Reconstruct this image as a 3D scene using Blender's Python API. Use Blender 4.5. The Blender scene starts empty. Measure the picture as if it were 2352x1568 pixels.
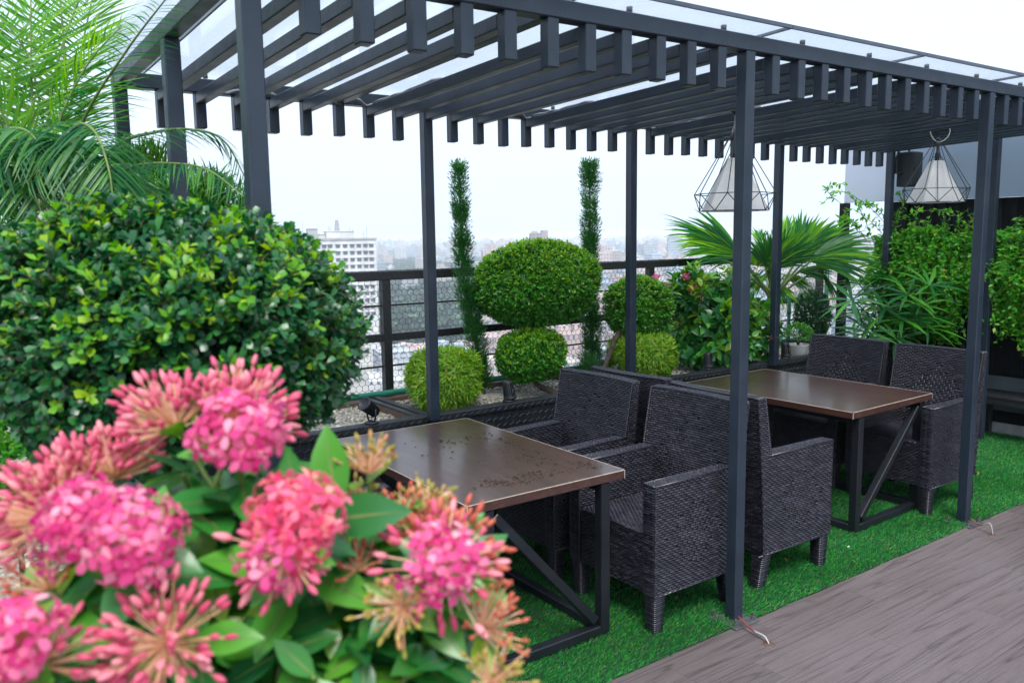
import bpy, math, random
import numpy as np
from mathutils import Matrix, Vector

rng = np.random.default_rng(11)
random.seed(5)
SC = bpy.context.scene
COL = SC.collection
R = math.radians

# ------------------------------------------------------------------ camera frame
CAM = np.array([-2.9335, -2.3808, 1.7853])
YAW, PITCH, ROLL, FPX = -0.6176, -0.1287, -0.0136, 1896.93      # focal length in pixels of a 2352 wide picture


def cam_axes():
    cy, sy, cp, sp = math.cos(YAW), math.sin(YAW), math.cos(PITCH), math.sin(PITCH)
    f = np.array([-sy * cp, cy * cp, sp]); r = np.array([cy, sy, 0.0]); u = np.cross(r, f)
    c, s = math.cos(ROLL), math.sin(ROLL)
    return c * r + s * u, -s * r + c * u, f


CR, CU, CF = cam_axes()


def at(x, y, d):
    """world point seen at pixel x, y (2352 wide picture) at depth d metres"""
    return CAM + d * (CF + CR * (x - 1176) / FPX - CU * (y - 784) / FPX)


# ------------------------------------------------------------------ mesh builder
class MB:
    def __init__(s):
        s.V = []; s.F = []; s.n = 0

    def add(s, verts, faces, mat=0, smooth=False):
        verts = np.asarray(verts, float).reshape(-1, 3)
        if isinstance(faces, np.ndarray):
            faces = [faces]
        for f in faces:
            f = np.asarray(f, np.int64)
            s.F.append((f + s.n, mat, smooth))
        s.V.append(verts); s.n += len(verts)

    def verts(s):
        return np.concatenate(s.V) if s.V else np.zeros((0, 3))

    def warp(s, fn):
        s.V = [fn(s.verts())]
        return s

    def build(s, name, mats, parent=None, loc=None):
        me = bpy.data.meshes.new(name)
        V = s.verts()
        me.vertices.add(len(V)); me.vertices.foreach_set('co', V.astype(np.float32).ravel())
        lv = []; ls = []; mi = []; sm = []; c = 0
        for f, m, smo in s.F:
            k = f.shape[1]; n = f.shape[0]
            lv.append(f.ravel()); ls.append(c + np.arange(n) * k); c += n * k
            mi.append(np.full(n, m)); sm.append(np.full(n, smo))
        if lv:
            lv = np.concatenate(lv); ls = np.concatenate(ls)
            me.loops.add(len(lv)); me.loops.foreach_set('vertex_index', lv.astype(np.int32))
            me.polygons.add(len(ls)); me.polygons.foreach_set('loop_start', ls.astype(np.int32))
            me.polygons.foreach_set('material_index', np.concatenate(mi).astype(np.int32))
            me.polygons.foreach_set('use_smooth', np.concatenate(sm).astype(bool))
        if not isinstance(mats, (list, tuple)):
            mats = [mats]
        for m in mats:
            me.materials.append(m)
        me.update(calc_edges=True)
        me.validate()
        o = bpy.data.objects.new(name, me); COL.objects.link(o)
        if parent is not None:
            o.parent = parent
        if loc is not None:
            o.location = loc
        return o


def tag(o, label=None, cat=None, group=None, kind=None):
    if label: o['label'] = label
    if cat: o['category'] = cat
    if group: o['group'] = group
    if kind: o['kind'] = kind
    return o


def thing(name, label, cat, loc=(0, 0, 0), rz=0, group=None):
    o = bpy.data.objects.new(name, None); COL.objects.link(o)
    o.empty_display_size = .1
    o.location = loc; o.rotation_euler = (0, 0, rz)
    return tag(o, label, cat, group)


def copy_tree(o, parent=None):
    c = o.copy(); COL.objects.link(c); c.parent = parent
    for ch in list(o.children):
        copy_tree(ch, c)
    return c


_CB = None


def _chamfer_topology():
    cor = [(sx, sy, sz) for sx in (-1, 1) for sy in (-1, 1) for sz in (-1, 1)]
    idx = {c: i for i, c in enumerate(cor)}
    V = []                                      # vertex 3*corner+axis : that axis carries the full extent
    for c in cor:
        for a in range(3):
            V.append((c, a))
    quads = []; tris = []
    for a in range(3):
        b, d = (a + 1) % 3, (a + 2) % 3
        for s in (-1, 1):
            loop = []
            for (p, q) in ((-1, -1), (1, -1), (1, 1), (-1, 1)):
                c = [0, 0, 0]; c[a] = s; c[b] = p; c[d] = q
                loop.append(3 * idx[tuple(c)] + a)
            quads.append(loop if s > 0 else loop[::-1])
        for p in (-1, 1):
            for q in (-1, 1):                    # edge along axis a between faces b (p) and d (q)
                c0 = [0, 0, 0]; c0[a] = -1; c0[b] = p; c0[d] = q
                c1 = list(c0); c1[a] = 1
                i0, i1 = idx[tuple(c0)], idx[tuple(c1)]
                lp = [3 * i0 + b, 3 * i1 + b, 3 * i1 + d, 3 * i0 + d]
                quads.append(lp[::-1] if p * q > 0 else lp)
    for c in cor:
        i = idx[c]
        lp = [3 * i, 3 * i + 1, 3 * i + 2]
        tris.append(lp if c[0] * c[1] * c[2] > 0 else lp[::-1])
    return V, np.array(quads), np.array(tris)


_CV, _CQ, _CT = _chamfer_topology()


def box_local(hx, hy, hz, b):
    h = (hx, hy, hz); out = []
    for c, a in _CV:
        out.append([c[i] * (h[i] if i == a else h[i] - b) for i in range(3)])
    return np.array(out)


def bx(mb, x0, x1, y0, y1, z0, z1, b=.002, mat=0, M=None):
    hx, hy, hz = (x1 - x0) / 2, (y1 - y0) / 2, (z1 - z0) / 2
    b = min(b, .45 * min(hx, hy, hz))
    V = box_local(hx, hy, hz, b) + [(x0 + x1) / 2, (y0 + y1) / 2, (z0 + z1) / 2]
    if M is not None:
        V = V @ np.array(M)[:3, :3].T + np.array(M)[:3, 3]
    mb.add(V, [_CQ, _CT], mat)


def nrm(v):
    v = np.asarray(v, float); return v / (np.linalg.norm(v) + 1e-12)


def bar(mb, p0, p1, w, h, up=(0, 0, 1), b=.002, mat=0):
    """square tube from p0 to p1; w across, h along 'up'"""
    p0, p1 = np.asarray(p0, float), np.asarray(p1, float)
    L = np.linalg.norm(p1 - p0); X = (p1 - p0) / L
    Y = nrm(np.cross(up, X)); Z = np.cross(X, Y)
    V = box_local(L / 2, w / 2, h / 2, min(b, .4 * min(w, h)))
    V = (p0 + p1) / 2 + V[:, :1] * X + V[:, 1:2] * Y + V[:, 2:] * Z
    mb.add(V, [_CQ, _CT], mat)


def tube(mb, pts, r, n=8, mat=0, smooth=True, cap=True):
    pts = np.asarray(pts, float); m = len(pts)
    r = np.broadcast_to(np.asarray(r, float), (m,))
    T = np.gradient(pts, axis=0); T /= np.linalg.norm(T, axis=1)[:, None] + 1e-12
    ref = np.array([0, 0, 1.0]) if abs(T[0][2]) < .9 else np.array([1.0, 0, 0])
    rings = []
    X = nrm(np.cross(ref, T[0]))
    for i in range(m):
        X = nrm(X - T[i] * (X @ T[i])); Y = np.cross(T[i], X)
        a = np.arange(n) * 2 * np.pi / n
        rings.append(pts[i] + r[i] * (np.cos(a)[:, None] * X + np.sin(a)[:, None] * Y))
    V = np.concatenate(rings)
    i = np.arange(n); j = (i + 1) % n
    F = np.concatenate([np.stack([k * n + i, k * n + j, (k + 1) * n + j, (k + 1) * n + i], 1) for k in range(m - 1)])
    fs = [F]
    if cap:
        V = np.concatenate([V, pts[:1], pts[-1:]])
        c0, c1 = m * n, m * n + 1
        fs.append(np.concatenate([np.stack([np.full(n, c0), j, i], 1), np.stack([np.full(n, c1), (m - 1) * n + i, (m - 1) * n + j], 1)]))
    mb.add(V, fs, mat, smooth)


def lathe(mb, prof, n=24, c=(0, 0, 0), mat=0, M=None, smooth=True):
    prof = np.asarray(prof, float); m = len(prof)
    a = np.arange(n) * 2 * np.pi / n
    V = np.stack([prof[:, :1] * np.cos(a), prof[:, :1] * np.sin(a), np.broadcast_to(prof[:, 1:], (m, n))], -1).reshape(-1, 3)
    if M is not None:
        V = V @ np.array(M)[:3, :3].T
    V = V + np.asarray(c)
    i = np.arange(n); j = (i + 1) % n
    F = np.concatenate([np.stack([k * n + i, k * n + j, (k + 1) * n + j, (k + 1) * n + i], 1) for k in range(m - 1)])
    mb.add(V, F, mat, smooth)


def sticks(mb, P0, P1, r, mat=0, n=3):
    """many thin straight wires at once"""
    P0, P1 = np.asarray(P0, float), np.asarray(P1, float)
    D = P1 - P0; D = D / (np.linalg.norm(D, axis=1)[:, None] + 1e-12)
    ref = np.where(np.abs(D[:, 2:]) < .9, [[0, 0, 1.0]], [[1.0, 0, 0]])
    X = np.cross(ref, D); X /= np.linalg.norm(X, axis=1)[:, None] + 1e-12
    Y = np.cross(D, X)
    a = np.arange(n) * 2 * np.pi / n
    ring = r * (np.cos(a)[None, :, None] * X[:, None] + np.sin(a)[None, :, None] * Y[:, None])
    V = np.concatenate([P0[:, None] + ring, P1[:, None] + ring], 1)
    k = len(P0); i = np.arange(n); j = (i + 1) % n
    f = np.stack([i, j, n + j, n + i], 1)
    F = (f[None] + (np.arange(k) * 2 * n)[:, None, None]).reshape(-1, 4)
    mb.add(V.reshape(-1, 3), F, mat, False)


def leaf_tpl(L, W, n=3, droop=.15, fold=.12, peak=.45, tip=.02):
    """leaf along +x, face up +z; three points across"""
    t = np.linspace(0, 1, n + 1)
    w = W / 2 * np.clip(np.sin(np.pi * t ** (math.log(.5) / math.log(peak))), 0, 1)
    w[0] = W * .04; w[-1] = W * tip
    x = L * t; z = -droop * L * t ** 2
    V = []
    for i in range(n + 1):
        V += [(x[i], -w[i], z[i] + fold * w[i]), (x[i], 0, z[i]), (x[i], w[i], z[i] + fold * w[i])]
    F = []
    for i in range(n):
        a = 3 * i
        F += [(a, a + 3, a + 4, a + 1), (a + 1, a + 4, a + 5, a + 2)]
    return np.array(V), np.array(F)


def frames(D, U):
    X = D / (np.linalg.norm(D, axis=1)[:, None] + 1e-12)
    Z = U - X * np.sum(U * X, 1)[:, None]
    bad = np.linalg.norm(Z, axis=1) < 1e-4
    Z[bad] = np.cross(X[bad], [[.3, .9, .2]])
    Z /= np.linalg.norm(Z, axis=1)[:, None] + 1e-12
    Y = np.cross(Z, X)
    return X, Y, Z


def scatter(mb, tpl, P, D, U, scale=1.0, mat=0, smooth=True):
    """place a template at every point P, its x along D, its z towards U"""
    V, F = tpl
    P = np.asarray(P, float); X, Y, Z = frames(np.asarray(D, float), np.asarray(U, float))
    s = np.broadcast_to(np.asarray(scale, float), (len(P),))[:, None, None]
    W = P[:, None] + s * (V[None, :, :1] * X[:, None] + V[None, :, 1:2] * Y[:, None] + V[None, :, 2:] * Z[:, None])
    FF = (F[None] + (np.arange(len(P)) * len(V))[:, None, None]).reshape(-1, F.shape[1])
    mb.add(W.reshape(-1, 3), FF, mat, smooth)


def unit(n):
    v = rng.normal(size=(n, 3)); return v / np.linalg.norm(v, axis=1)[:, None]


def bez(p0, p1, p2, n=20):
    t = np.linspace(0, 1, n)[:, None]
    return (1 - t) ** 2 * np.asarray(p0) + 2 * t * (1 - t) * np.asarray(p1) + t ** 2 * np.asarray(p2)


def spline(pts, n=24):
    pts = np.asarray(pts, float); m = len(pts)
    P = np.concatenate([[2 * pts[0] - pts[1]], pts, [2 * pts[-1] - pts[-2]]])
    out = []
    for t in np.linspace(0, m - 1 - 1e-9, n):
        k = int(t); f = t - k
        a, b, c, d = P[k:k + 4]
        out.append(.5 * ((2 * b) + (-a + c) * f + (2 * a - 5 * b + 4 * c - d) * f * f + (-a + 3 * b - 3 * c + d) * f ** 3))
    return np.array(out)


# ------------------------------------------------------------------ materials
def new_mat(name):
    m = bpy.data.materials.new(name); m.use_nodes = True
    nt = m.node_tree
    for n in list(nt.nodes):
        nt.nodes.remove(n)
    out = nt.nodes.new('ShaderNodeOutputMaterial')
    return m, nt, out


def N(nt, typ, **kw):
    n = nt.nodes.new(typ)
    for k, v in kw.items():
        if k.startswith('i_'):
            key = k[2:]
            n.inputs[int(key) if key.isdigit() else key.replace('_', ' ')].default_value = v
        else:
            setattr(n, k, v)
    return n


def ramp(nt, src, stops):
    r = N(nt, 'ShaderNodeValToRGB')
    el = r.color_ramp.elements
    while len(el) > 1: el.remove(el[-1])
    el[0].position = stops[0][0]; el[0].color = (*stops[0][1], 1)
    for p, c in stops[1:]:
        e = el.new(p); e.color = (*c, 1)
    nt.links.new(src, r.inputs[0])
    return r.outputs[0]


def obj_coords(nt, scale=(1, 1, 1), loc=(0, 0, 0)):
    tc = N(nt, 'ShaderNodeTexCoord'); mp = N(nt, 'ShaderNodeMapping')
    mp.inputs['Scale'].default_value = scale; mp.inputs['Location'].default_value = loc
    nt.links.new(tc.outputs['Object'], mp.inputs[0])
    return mp.outputs[0]


def paint(name, c1, c2=None, rough=.45, rvar=.12, scale=8, bump=.03, metal=0, spec=.5, bscale=None, stretch=(1, 1, 1)):
    """painted or plain surface: two close tones through noise, uneven gloss, faint relief"""
    m, nt, out = new_mat(name); L = nt.links
    co = obj_coords(nt, stretch)
    nz = N(nt, 'ShaderNodeTexNoise', i_Scale=scale, i_Detail=6.0, i_Roughness=.6); L.new(co, nz.inputs['Vector'])
    c2 = c2 or tuple(.75 * x for x in c1)
    col = ramp(nt, nz.outputs['Fac'], [(.35, c2), (.65, c1)])
    p = N(nt, 'ShaderNodeBsdfPrincipled'); L.new(col, p.inputs['Base Color'])
    mr = N(nt, 'ShaderNodeMapRange'); mr.inputs[3].default_value = rough - rvar; mr.inputs[4].default_value = rough + rvar
    n2 = N(nt, 'ShaderNodeTexNoise', i_Scale=scale * 2.7, i_Detail=4.0); L.new(co, n2.inputs['Vector'])
    L.new(n2.outputs['Fac'], mr.inputs[0]); L.new(mr.outputs[0], p.inputs['Roughness'])
    p.inputs['Metallic'].default_value = metal
    p.inputs['Specular IOR Level'].default_value = spec
    if bump:
        b = N(nt, 'ShaderNodeBump', i_Strength=bump, i_Distance=.02)
        n3 = N(nt, 'ShaderNodeTexNoise', i_Scale=bscale or scale * 6, i_Detail=5.0); L.new(co, n3.inputs['Vector'])
        L.new(n3.outputs['Fac'], b.inputs['Height']); L.new(b.outputs[0], p.inputs['Normal'])
    L.new(p.outputs[0], out.inputs[0])
    return m


def leaf_mat(name, stops, rough=.4, trans=.3, spec=.5, veins=0):
    """leaf: tone picked per leaf, part of the light comes through"""
    m, nt, out = new_mat(name); L = nt.links
    g = N(nt, 'ShaderNodeNewGeometry')
    col = ramp(nt, g.outputs['Random Per Island'], stops)
    p = N(nt, 'ShaderNodeBsdfPrincipled'); L.new(col, p.inputs['Base Color'])
    p.inputs['Roughness'].default_value = rough
    p.inputs['Specular IOR Level'].default_value = spec
    t = N(nt, 'ShaderNodeBsdfTranslucent')
    hs = N(nt, 'ShaderNodeHueSaturation', i_Value=1.5, i_Saturation=1.1, i_Hue=.485); L.new(col, hs.inputs['Color'])
    L.new(hs.outputs[0], t.inputs[0])
    mx = N(nt, 'ShaderNodeMixShader'); mx.inputs[0].default_value = trans
    L.new(p.outputs[0], mx.inputs[1]); L.new(t.outputs[0], mx.inputs[2])
    L.new(mx.outputs[0], out.inputs[0])
    return m


def emission_free_sky():
    w = bpy.data.worlds.new('World'); SC.world = w; w.use_nodes = True
    nt = w.node_tree; L = nt.links
    bg = nt.nodes['Background']
    sky = N(nt, 'ShaderNodeTexSky'); sky.sky_type = 'NISHITA'; sky.sun_disc = False
    sky.sun_elevation = SUN_EL; sky.sun_rotation = SUN_ROT
    sky.air_density = 1.0; sky.dust_density = 6.0; sky.ozone_density = 1.0
    # overcast: the blue of the clear sky washed towards an even white cloud layer
    hs = N(nt, 'ShaderNodeHueSaturation', i_Saturation=.25, i_Value=1.0); L.new(sky.outputs[0], hs.inputs['Color'])
    mx = N(nt, 'ShaderNodeMix', data_type='RGBA'); mx.inputs[0].default_value = .8
    L.new(hs.outputs[0], mx.inputs[6]); mx.inputs[7].default_value = CLOUD
    L.new(mx.outputs[2], bg.inputs[0]); bg.inputs[1].default_value = SKY_STRENGTH


SUN_EL, SUN_ROT, SKY_STRENGTH, CLOUD = R(58), R(-150), .089, (6.6, 7.9, 9.8, 1)
SUN_E = 2.3
EXPOSURE = .94
HAZE = .00036
emission_free_sky()
sl = bpy.data.lights.new('sun', 'SUN'); sl.energy = SUN_E; sl.angle = R(24); sl.color = (1, .96, .9)
so = bpy.data.objects.new('sun', sl); COL.objects.link(so)
# sun_rotation is measured from +Y towards +X
sd = Vector((math.sin(SUN_ROT) * math.cos(SUN_EL), math.cos(SUN_ROT) * math.cos(SUN_EL), math.sin(SUN_EL)))
so.rotation_euler = sd.to_track_quat('Z', 'Y').to_euler()

cam = bpy.data.cameras.new('camera'); co_ = bpy.data.objects.new('camera', cam); COL.objects.link(co_)
cam.sensor_width = 36; cam.lens = FPX / 2352 * 36; cam.clip_start = .05; cam.clip_end = 30000
Mw = Matrix.Identity(4)
for i in range(3):
    Mw[i][0], Mw[i][1], Mw[i][2], Mw[i][3] = CR[i], CU[i], -CF[i], CAM[i]
co_.matrix_world = Mw
cam.dof.use_dof = True; cam.dof.focus_distance = 4.6; cam.dof.aperture_fstop = 4.6
SC.camera = co_
SC.view_settings.view_transform = 'Standard'; SC.view_settings.look = 'None'
SC.view_settings.exposure = EXPOSURE; SC.view_settings.gamma = 1
SC.render.engine = 'CYCLES'
cy = SC.cycles
cy.use_denoising = True
try: cy.denoiser = 'OPENIMAGEDENOISE'
except Exception: pass
cy.max_bounces = 7; cy.diffuse_bounces = 3; cy.glossy_bounces = 3; cy.transmission_bounces = 4
cy.transparent_max_bounces = 12; cy.volume_bounces = 3
cy.caustics_reflective = False; cy.caustics_refractive = False
cy.sample_clamp_indirect = 6
# ------------------------------------------------------------------ shared materials
M = {}
M['steel'] = paint('dark_steel_paint', (.022, .034, .052), (.013, .022, .036), .40, .12, 5, .06, spec=.42, bscale=60)
M['steel_black'] = paint('black_steel_paint', (.010, .013, .018), (.006, .008, .011), .42, .12, 6, .06, spec=.4, bscale=70)
M['fence'] = paint('fence_black', (.008, .009, .011), (.012, .013, .015), .5, .1, 9, .06)
M['planter'] = paint('planter_black', (.016, .019, .024), (.009, .011, .014), .55, .12, 5, .08, bscale=30)
M['wire'] = paint('chicken_wire', (.13, .15, .17), (.07, .08, .095), .4, .1, 30, 0, metal=.6)
M['wire_black'] = paint('fence_wire', (.016, .018, .022), (.010, .012, .015), .6, .1, 30, 0, spec=.25)
M['pipe'] = paint('green_pvc', (.02, .19, .125), (.015, .14, .095), .35, .08, 7, .02)
M['concrete'] = paint('pale_concrete', (.42, .43, .44), (.30, .31, .32), .8, .1, 9, .25)
M['terrace'] = paint('terrace_concrete', (.25, .25, .25), (.17, .17, .17), .85, .1, 4, .2)
M['wood_edge'] = paint('worn_board', (.13, .075, .05), (.075, .045, .032), .6, .1, 8, .2, stretch=(1, 6, 6))
M['bark'] = paint('bark', (.10, .075, .055), (.045, .034, .026), .85, .08, 25, .6, bscale=60)
M['palm_trunk'] = paint('palm_fibre', (.20, .15, .115), (.07, .05, .04), .9, .05, 18, .9, bscale=40, stretch=(1, 1, 5))
M['stem_green'] = paint('green_stem', (.16, .23, .05), (.09, .15, .04), .5, .1, 12, .05)
M['twig'] = paint('twig', (.14, .09, .05), (.08, .06, .035), .8, .1, 20, .2)
M['gravel'] = paint('gravel_stone', (.38, .35, .30), (.18, .16, .13), .85, .1, 40, .3)
M['stone'] = paint('white_stone', (.72, .70, .65), (.50, .48, .43), .75, .1, 14, .3)
M['pot'] = paint('white_glazed_pot', (.62, .62, .60), (.5, .5, .48), .35, .08, 6, .03)
M['lamp_metal'] = paint('floodlight_black', (.02, .024, .03), (.014, .017, .02), .5, .1, 20, .04)
M['speaker'] = paint('speaker_black', (.014, .02, .024), (.010, .014, .018), .55, .08, 30, .1, bscale=300)
M['white'] = paint('white_plastic', (.75, .76, .76), (.68, .69, .7), .5, .1, 10, .02)
M['red'] = paint('red_cable', (.26, .05, .06), (.2, .04, .05), .45, .1, 20, .02)
M['grey_cable'] = paint('grey_cable', (.40, .40, .385), (.32, .32, .31), .5, .1, 20, .02)
M['conduit'] = paint('grey_conduit', (.22, .24, .26), (.15, .16, .18), .5, .1, 20, .05)
M['sign'] = paint('sign_panel', (.19, .26, .35), (.18, .245, .33), .38, .06, 2, .01)  # sign under the roof, its shade put into the colour
M['sign_lit'] = paint('sign_panel_lit', (.42, .47, .58), (.40, .45, .55), .4, .06, 2, .01)  # same sign clear of the roof's shade, brighter light put into the colour
M['black_wall'] = paint('black_cladding', (.007, .009, .012), (.004, .005, .007), .7, .1, 5, .05, spec=.2)
M['wall_grey'] = paint('painted_grey_wall', (.12, .15, .17), (.10, .12, .14), .7, .1, 6, .08)
M['bench'] = paint('bench_black', (.022, .023, .026), (.013, .014, .016), .42, .1, 12, .1, stretch=(4, 1, 4))
M['edge_worn'] = paint('worn_board_core', (.55, .47, .40), (.38, .30, .24), .7, .1, 40, .05)
M['soil'] = paint('soil_crumb', (.05, .03, .018), (.028, .018, .012), .95, .03, 60, .3)
M['galv'] = paint('galvanised_plate', (.15, .155, .16), (.09, .095, .10), .5, .12, 30, .08, metal=.5)
M['knob'] = paint('pale_glass_knob', (.34, .37, .40), (.26, .29, .32), .4, .1, 20, .02, metal=.3)
M['glass_edge'] = paint('glass_edge_trim', (.06, .08, .11), (.045, .06, .085), .4, .1, 8, .02)


def wicker_mat():
    m, nt, out = new_mat('dark_wicker'); L = nt.links
    g = N(nt, 'ShaderNodeNewGeometry')
    col = ramp(nt, g.outputs['Random Per Island'], [(0, (.007, .007, .012)), (.5, (.016, .015, .024)), (1, (.038, .036, .052))])
    p = N(nt, 'ShaderNodeBsdfPrincipled'); L.new(col, p.inputs['Base Color'])
    p.inputs['Roughness'].default_value = .30; p.inputs['Specular IOR Level'].default_value = .62
    L.new(p.outputs[0], out.inputs[0]); return m


M['wicker'] = wicker_mat()
M['wicker_core'] = paint('wicker_core', (.008, .007, .008), None, .8, .1, 10, 0)


def table_mat():
    m, nt, out = new_mat('walnut_laminate'); L = nt.links
    co = obj_coords(nt, (14, 1.1, 14))
    wv = N(nt, 'ShaderNodeTexNoise', i_Scale=2.2, i_Detail=8.0, i_Roughness=.65, i_Distortion=.6); L.new(co, wv.inputs['Vector'])
    col = ramp(nt, wv.outputs['Fac'], [(.25, (.024, .009, .007)), (.5, (.050, .020, .014)), (.75, (.084, .036, .025))])
    p = N(nt, 'ShaderNodeBsdfPrincipled'); L.new(col, p.inputs['Base Color'])
    n2 = N(nt, 'ShaderNodeTexNoise', i_Scale=3.0, i_Detail=5.0); L.new(obj_coords(nt), n2.inputs['Vector'])
    mr = N(nt, 'ShaderNodeMapRange'); mr.inputs[3].default_value = .26; mr.inputs[4].default_value = .42
    L.new(n2.outputs['Fac'], mr.inputs[0]); L.new(mr.outputs[0], p.inputs['Roughness'])
    p.inputs['Specular IOR Level'].default_value = .6
    b = N(nt, 'ShaderNodeBump', i_Strength=.04, i_Distance=.005); L.new(wv.outputs['Fac'], b.inputs['Height']); L.new(b.outputs[0], p.inputs['Normal'])
    p.inputs['Coat Weight'].default_value = .45; p.inputs['Coat Roughness'].default_value = .13
    L.new(p.outputs[0], out.inputs[0]); return m


M['table'] = table_mat()


def deck_mat():
    m, nt, out = new_mat('embossed_wood_deck'); L = nt.links
    tc = N(nt, 'ShaderNodeTexCoord'); sp = N(nt, 'ShaderNodeSeparateXYZ'); L.new(tc.outputs['Object'], sp.inputs[0])

    def mth(op, a, b=None):
        n = N(nt, 'ShaderNodeMath', operation=op)
        for i, v in enumerate((a, b)):
            if v is None: continue
            if isinstance(v, (int, float)): n.inputs[i].default_value = v
            else: L.new(v, n.inputs[i])
        return n.outputs[0]
    row = mth('FLOOR', mth('DIVIDE', sp.outputs['Y'], .152))
    wn = N(nt, 'ShaderNodeTexWhiteNoise', noise_dimensions='1D'); L.new(row, wn.inputs['W'])
    xs = mth('ADD', sp.outputs['X'], mth('MULTIPLY', wn.outputs['Value'], 7.3))
    seg = mth('FLOOR', mth('DIVIDE', xs, 1.25))
    cb = N(nt, 'ShaderNodeCombineXYZ'); L.new(row, cb.inputs[0]); L.new(seg, cb.inputs[1])
    wn2 = N(nt, 'ShaderNodeTexWhiteNoise', noise_dimensions='3D'); L.new(cb.outputs[0], wn2.inputs['Vector'])
    # grain, shifted from board to board
    v = N(nt, 'ShaderNodeCombineXYZ')
    L.new(mth('MULTIPLY', xs, .30), v.inputs[0])
    L.new(mth('ADD', mth('MULTIPLY', sp.outputs['Y'], 7.5), mth('MULTIPLY', wn2.outputs['Value'], 40)), v.inputs[1])
    nz = N(nt, 'ShaderNodeTexNoise', i_Scale=1.6, i_Detail=3.0, i_Roughness=.40, i_Distortion=.22); L.new(v.outputs[0], nz.inputs['Vector'])
    rings = mth('FRACT', mth('MULTIPLY', nz.outputs['Fac'], 7.0))
    streak = ramp(nt, rings, [(0, (0, 0, 0)), (.10, (.85, .85, .85)), (.5, (1, 1, 1)), (.90, (.72, .72, .72)), (1, (.05, .05, .05))])
    fine = N(nt, 'ShaderNodeTexNoise', i_Scale=22.0, i_Detail=6.0, i_Roughness=.7); L.new(v.outputs[0], fine.inputs['Vector'])
    base = ramp(nt, fine.outputs['Fac'], [(.3, (.092, .072, .073)), (.7, (.148, .121, .123))])
    dk = N(nt, 'ShaderNodeMix', data_type='RGBA', blend_type='MIX'); L.new(streak, dk.inputs[0])
    dk.inputs[6].default_value = (.052, .038, .040, 1); L.new(base, dk.inputs[7])
    # tone per board
    tone = N(nt, 'ShaderNodeMapRange'); tone.inputs[3].default_value = .84; tone.inputs[4].default_value = 1.12; L.new(wn2.outputs['Value'], tone.inputs[0])
    mu = N(nt, 'ShaderNodeMix', data_type='RGBA', blend_type='MULTIPLY'); mu.inputs[0].default_value = 1
    L.new(dk.outputs[2], mu.inputs[6]); L.new(tone.outputs[0], mu.inputs[7])
    # muddy marks
    bl = N(nt, 'ShaderNodeTexNoise', i_Scale=3.1, i_Detail=9.0, i_Roughness=.72); L.new(tc.outputs['Object'], bl.inputs['Vector'])
    mud = ramp(nt, bl.outputs['Fac'], [(.60, (0, 0, 0)), (.69, (.6, .6, .6))])
    mm = N(nt, 'ShaderNodeMix', data_type='RGBA'); L.new(mud, mm.inputs[0]); L.new(mu.outputs[2], mm.inputs[6]); mm.inputs[7].default_value = (.075, .052, .048, 1)
    dust = N(nt, 'ShaderNodeTexNoise', i_Scale=.9, i_Detail=4.0); L.new(tc.outputs['Object'], dust.inputs['Vector'])
    dm = ramp(nt, dust.outputs['Fac'], [(.4, (0, 0, 0)), (.75, (.35, .35, .35))])
    m3 = N(nt, 'ShaderNodeMix', data_type='RGBA'); L.new(dm, m3.inputs[0]); L.new(mm.outputs[2], m3.inputs[6]); m3.inputs[7].default_value = (.18, .158, .166, 1)
    # joints
    fy = mth('FRACT', mth('DIVIDE', sp.outputs['Y'], .152)); jy = mth('LESS_THAN', mth('MULTIPLY', fy, .152), .0022)
    fx = mth('FRACT', mth('DIVIDE', xs, 1.25)); jx = mth('LESS_THAN', mth('MULTIPLY', fx, 1.25), .0022)
    j = mth('MAXIMUM', jy, jx)
    m4 = N(nt, 'ShaderNodeMix', data_type='RGBA'); L.new(mth('MULTIPLY', j, .75), m4.inputs[0]); L.new(m3.outputs[2], m4.inputs[6]); m4.inputs[7].default_value = (.05, .04, .04, 1)
    p = N(nt, 'ShaderNodeBsdfPrincipled'); L.new(m4.outputs[2], p.inputs['Base Color'])
    ro = N(nt, 'ShaderNodeMapRange'); ro.inputs[3].default_value = .42; ro.inputs[4].default_value = .68; L.new(bl.outputs['Fac'], ro.inputs[0]); L.new(ro.outputs[0], p.inputs['Roughness'])
    hgt = mth('SUBTRACT', mth('ADD', mth('MULTIPLY', streak, .6), mth('MULTIPLY', fine.outputs['Fac'], .4)), mth('MULTIPLY', j, 1.5))
    b = N(nt, 'ShaderNodeBump', i_Strength=.35, i_Distance=.0025); L.new(hgt, b.inputs['Height']); L.new(b.outputs[0], p.inputs['Normal'])
    L.new(p.outputs[0], out.inputs[0]); return m


M['deck'] = deck_mat()


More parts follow.
